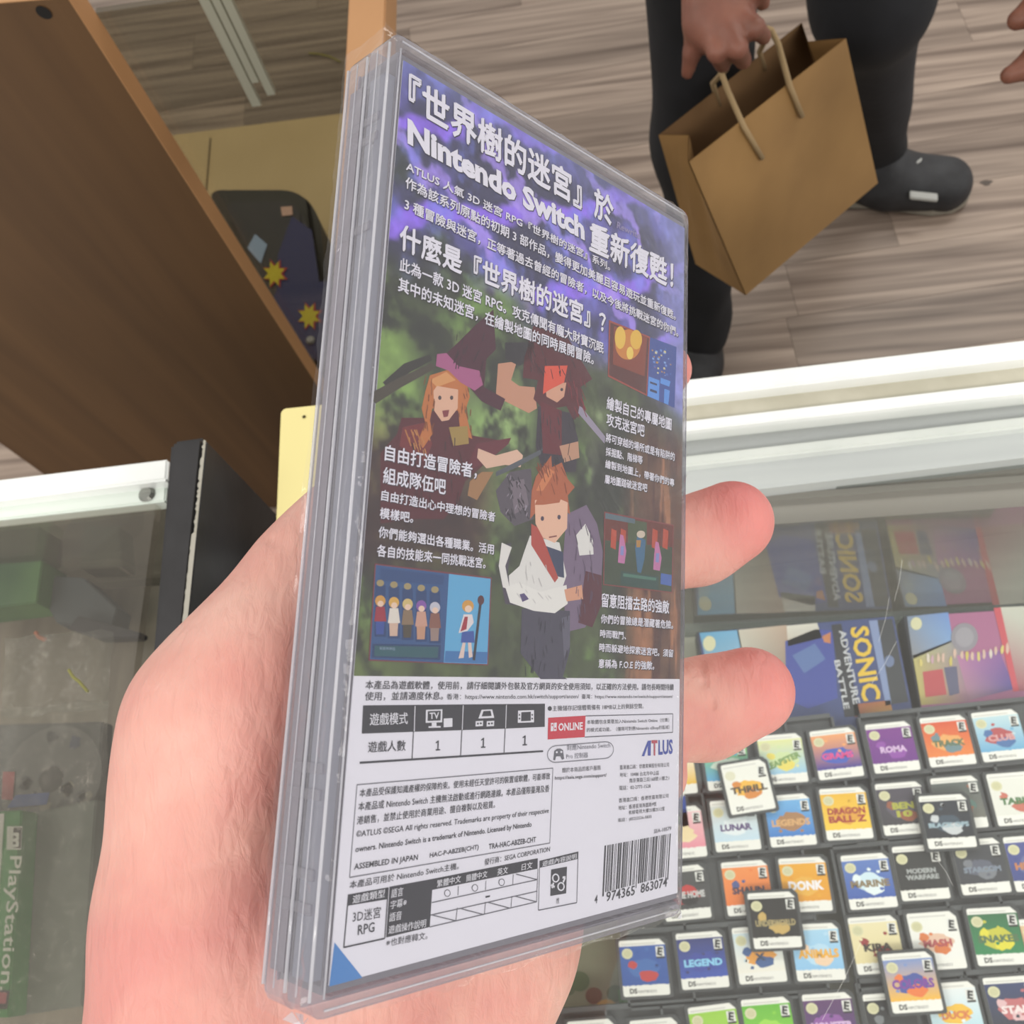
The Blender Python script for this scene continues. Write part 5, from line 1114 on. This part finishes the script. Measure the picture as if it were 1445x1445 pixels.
hL = V3((ankL[0]+.01, ankL[1]+.09, 0)); tL = V3((ankL[0]-.05, ankL[1]-.17, 0)); shoe(hL, tL, 1)

# paper bag
KR = mat('kraft_paper', '86653a', .75, bump=.3, bscale=25, col2='957243', nscale=9); KRD = mat('kraft_shaded', '6e5233', .85)  # second kraft is the same paper, darkened for the shade inside the bag
bq = [(972,228),(1193,54),(1238,258),(1052,416)]
Hb = homog([(0,0),(.26,0),(.26,.2),(0,.2)], [(x-CC, y-CC) for x, y in bq]); MBm = np.diag([1/F, 1/F, 1])@Hb; MBm /= np.linalg.norm(MBm[:, 1]); MBm *= np.sign(MBm[2, 2])*1.0
fq = [RW@(MBm@[x, y, 1])+EYE for x, y in ((0,0),(.26,0),(.26,.2),(0,.2))]
deps = [(RW.T@(p-EYE))[2] for p in fq]
bk_ = [D(930,190,deps[0]+.075), D(1131,32,deps[1]+.075), D(1185,215,deps[2]+.075), D(982,372,deps[3]+.075)]
bg = thing('paper_bag', (fq[3]+fq[2])/2, 'brown kraft paper bag with twisted handles, hanging from the customer hand', 'bag')
def panel(mb, a, b, c, d, th=.0008, n=8, amp=.0025, seed=0):
    r = np.random.default_rng(seed); a, b, c, d = map(V3, (a, b, c, d)); nm = np.cross(b-a, d-a); nm /= np.linalg.norm(nm); vs = []
    for j in range(n+1):
        for i in range(n+1):
            s_, t_ = i/n, j/n; e = math.sin(math.pi*s_)*math.sin(math.pi*t_)
            vs.append((a*(1-s_)+b*s_)*(1-t_)+(d*(1-s_)+c*s_)*t_+nm*amp*e*(1.6*math.sin(5*s_+3*t_+seed)+r.normal()*.25))
    k = len(vs); vs2 = vs+[p-nm*th for p in vs]; fs = []
    for j in range(n):
        for i in range(n):
            q = (j*(n+1)+i, j*(n+1)+i+1, (j+1)*(n+1)+i+1, (j+1)*(n+1)+i); fs += [q, tuple(x+k for x in q[::-1])]
    return mb.add(vs2, fs)
panel(MB(), *fq, amp=.004, seed=2).build('front_panel', KR, bg, smooth=True)
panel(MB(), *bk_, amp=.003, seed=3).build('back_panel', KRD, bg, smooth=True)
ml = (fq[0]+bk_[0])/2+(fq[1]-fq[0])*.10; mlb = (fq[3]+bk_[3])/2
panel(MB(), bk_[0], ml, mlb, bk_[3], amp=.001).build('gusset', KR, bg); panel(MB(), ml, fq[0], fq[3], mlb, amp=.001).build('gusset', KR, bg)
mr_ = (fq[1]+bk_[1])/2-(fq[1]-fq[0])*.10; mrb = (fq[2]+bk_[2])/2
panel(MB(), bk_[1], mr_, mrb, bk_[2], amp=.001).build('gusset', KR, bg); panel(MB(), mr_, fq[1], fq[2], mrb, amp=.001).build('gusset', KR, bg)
panel(MB(), fq[3], fq[2], bk_[2], bk_[3], amp=.001).build('bag_bottom', KR, bg)
def on_front(s_, t_, off=.002):
    nm = np.cross(fq[1]-fq[0], fq[3]-fq[0]); nm /= np.linalg.norm(nm); nm *= -np.sign(nm@(fq[0]-EYE)); return (fq[0]*(1-s_)+fq[1]*s_)*(1-t_)+(fq[3]*(1-s_)+fq[2]*s_)*t_+nm*off
gpz = [D(1020,88,.87), D(1045,62,.85), D(1076,38,.86), D(1088,42,.86)]
MB().tube([on_front(.34,.25,.006), on_front(.31,.02,.004), D(1027,128,deps[0]+.01), D(1017,100,.87)]+gpz+[D(1098,62,.88), on_front(.61,-.0,.004), on_front(.62,.20,.006)], .0028, 8).build('handle', mat('cord_kraft', '9c8460', .8, bump=.5, bscale=400), bg, smooth=True)
bkm = lambda s_, t_: (bk_[0]*(1-s_)+bk_[1]*s_)*(1-t_)+(bk_[3]*(1-s_)+bk_[2]*s_)*t_
MB().tube([bkm(.38,.1), bkm(.38,-.05), D(1024,98,.865), D(1040,70,.85), D(1064,46,.87), D(1082,52,.92), bkm(.70,-.02), bkm(.70,.1)], .0028, 8).build('handle', MATS['cord_kraft'], bg, smooth=True)

# second customer's hand at the right edge
h3 = thing('person', D(1480, 60, .8), 'brown-skinned hand with spread fingers reaching in at the upper right edge', 'person')
g3 = [(.006, qc((1700,-60,.80,60),(1560,30,.80,52),(1500,60,.80,44))), (.003, qc((1500,30,.80,26),(1462,14,.80,20),(1436,28,.80,14))), (.003, qc((1495,10,.80,26),(1470,-20,.80,20),(1452,-40,.80,14))),
      (.003, qc((1500,75,.80,24),(1462,92,.80,17),(1424,106,.80,12))), (.003, qc((1510,95,.80,24),(1490,140,.80,18),(1480,165,.80,13))), (.003, qc((1495,55,.80,24),(1462,80,.80,16),(1440,94,.80,11)))]
p3_, f3_ = organic(g3, .0025, ktop=.002); mesh_np('hand', p3_, f3_, skinmat('brown_skin', '6c4434', '85594a', '7a4e3e', False), h3)
# small dark scuff on the floor by the shoe
sm2 = MB(); c = P(1392, 258, .0004); sm2.add([c+[.010*math.cos(q)*(1+.4*math.sin(3*q)), .006*math.sin(q), 0] for q in np.linspace(0, 6.2, 14)], [tuple(range(14))])
sm2.build('floor_mark', mat('scuff', '5c534d', .8), fl)
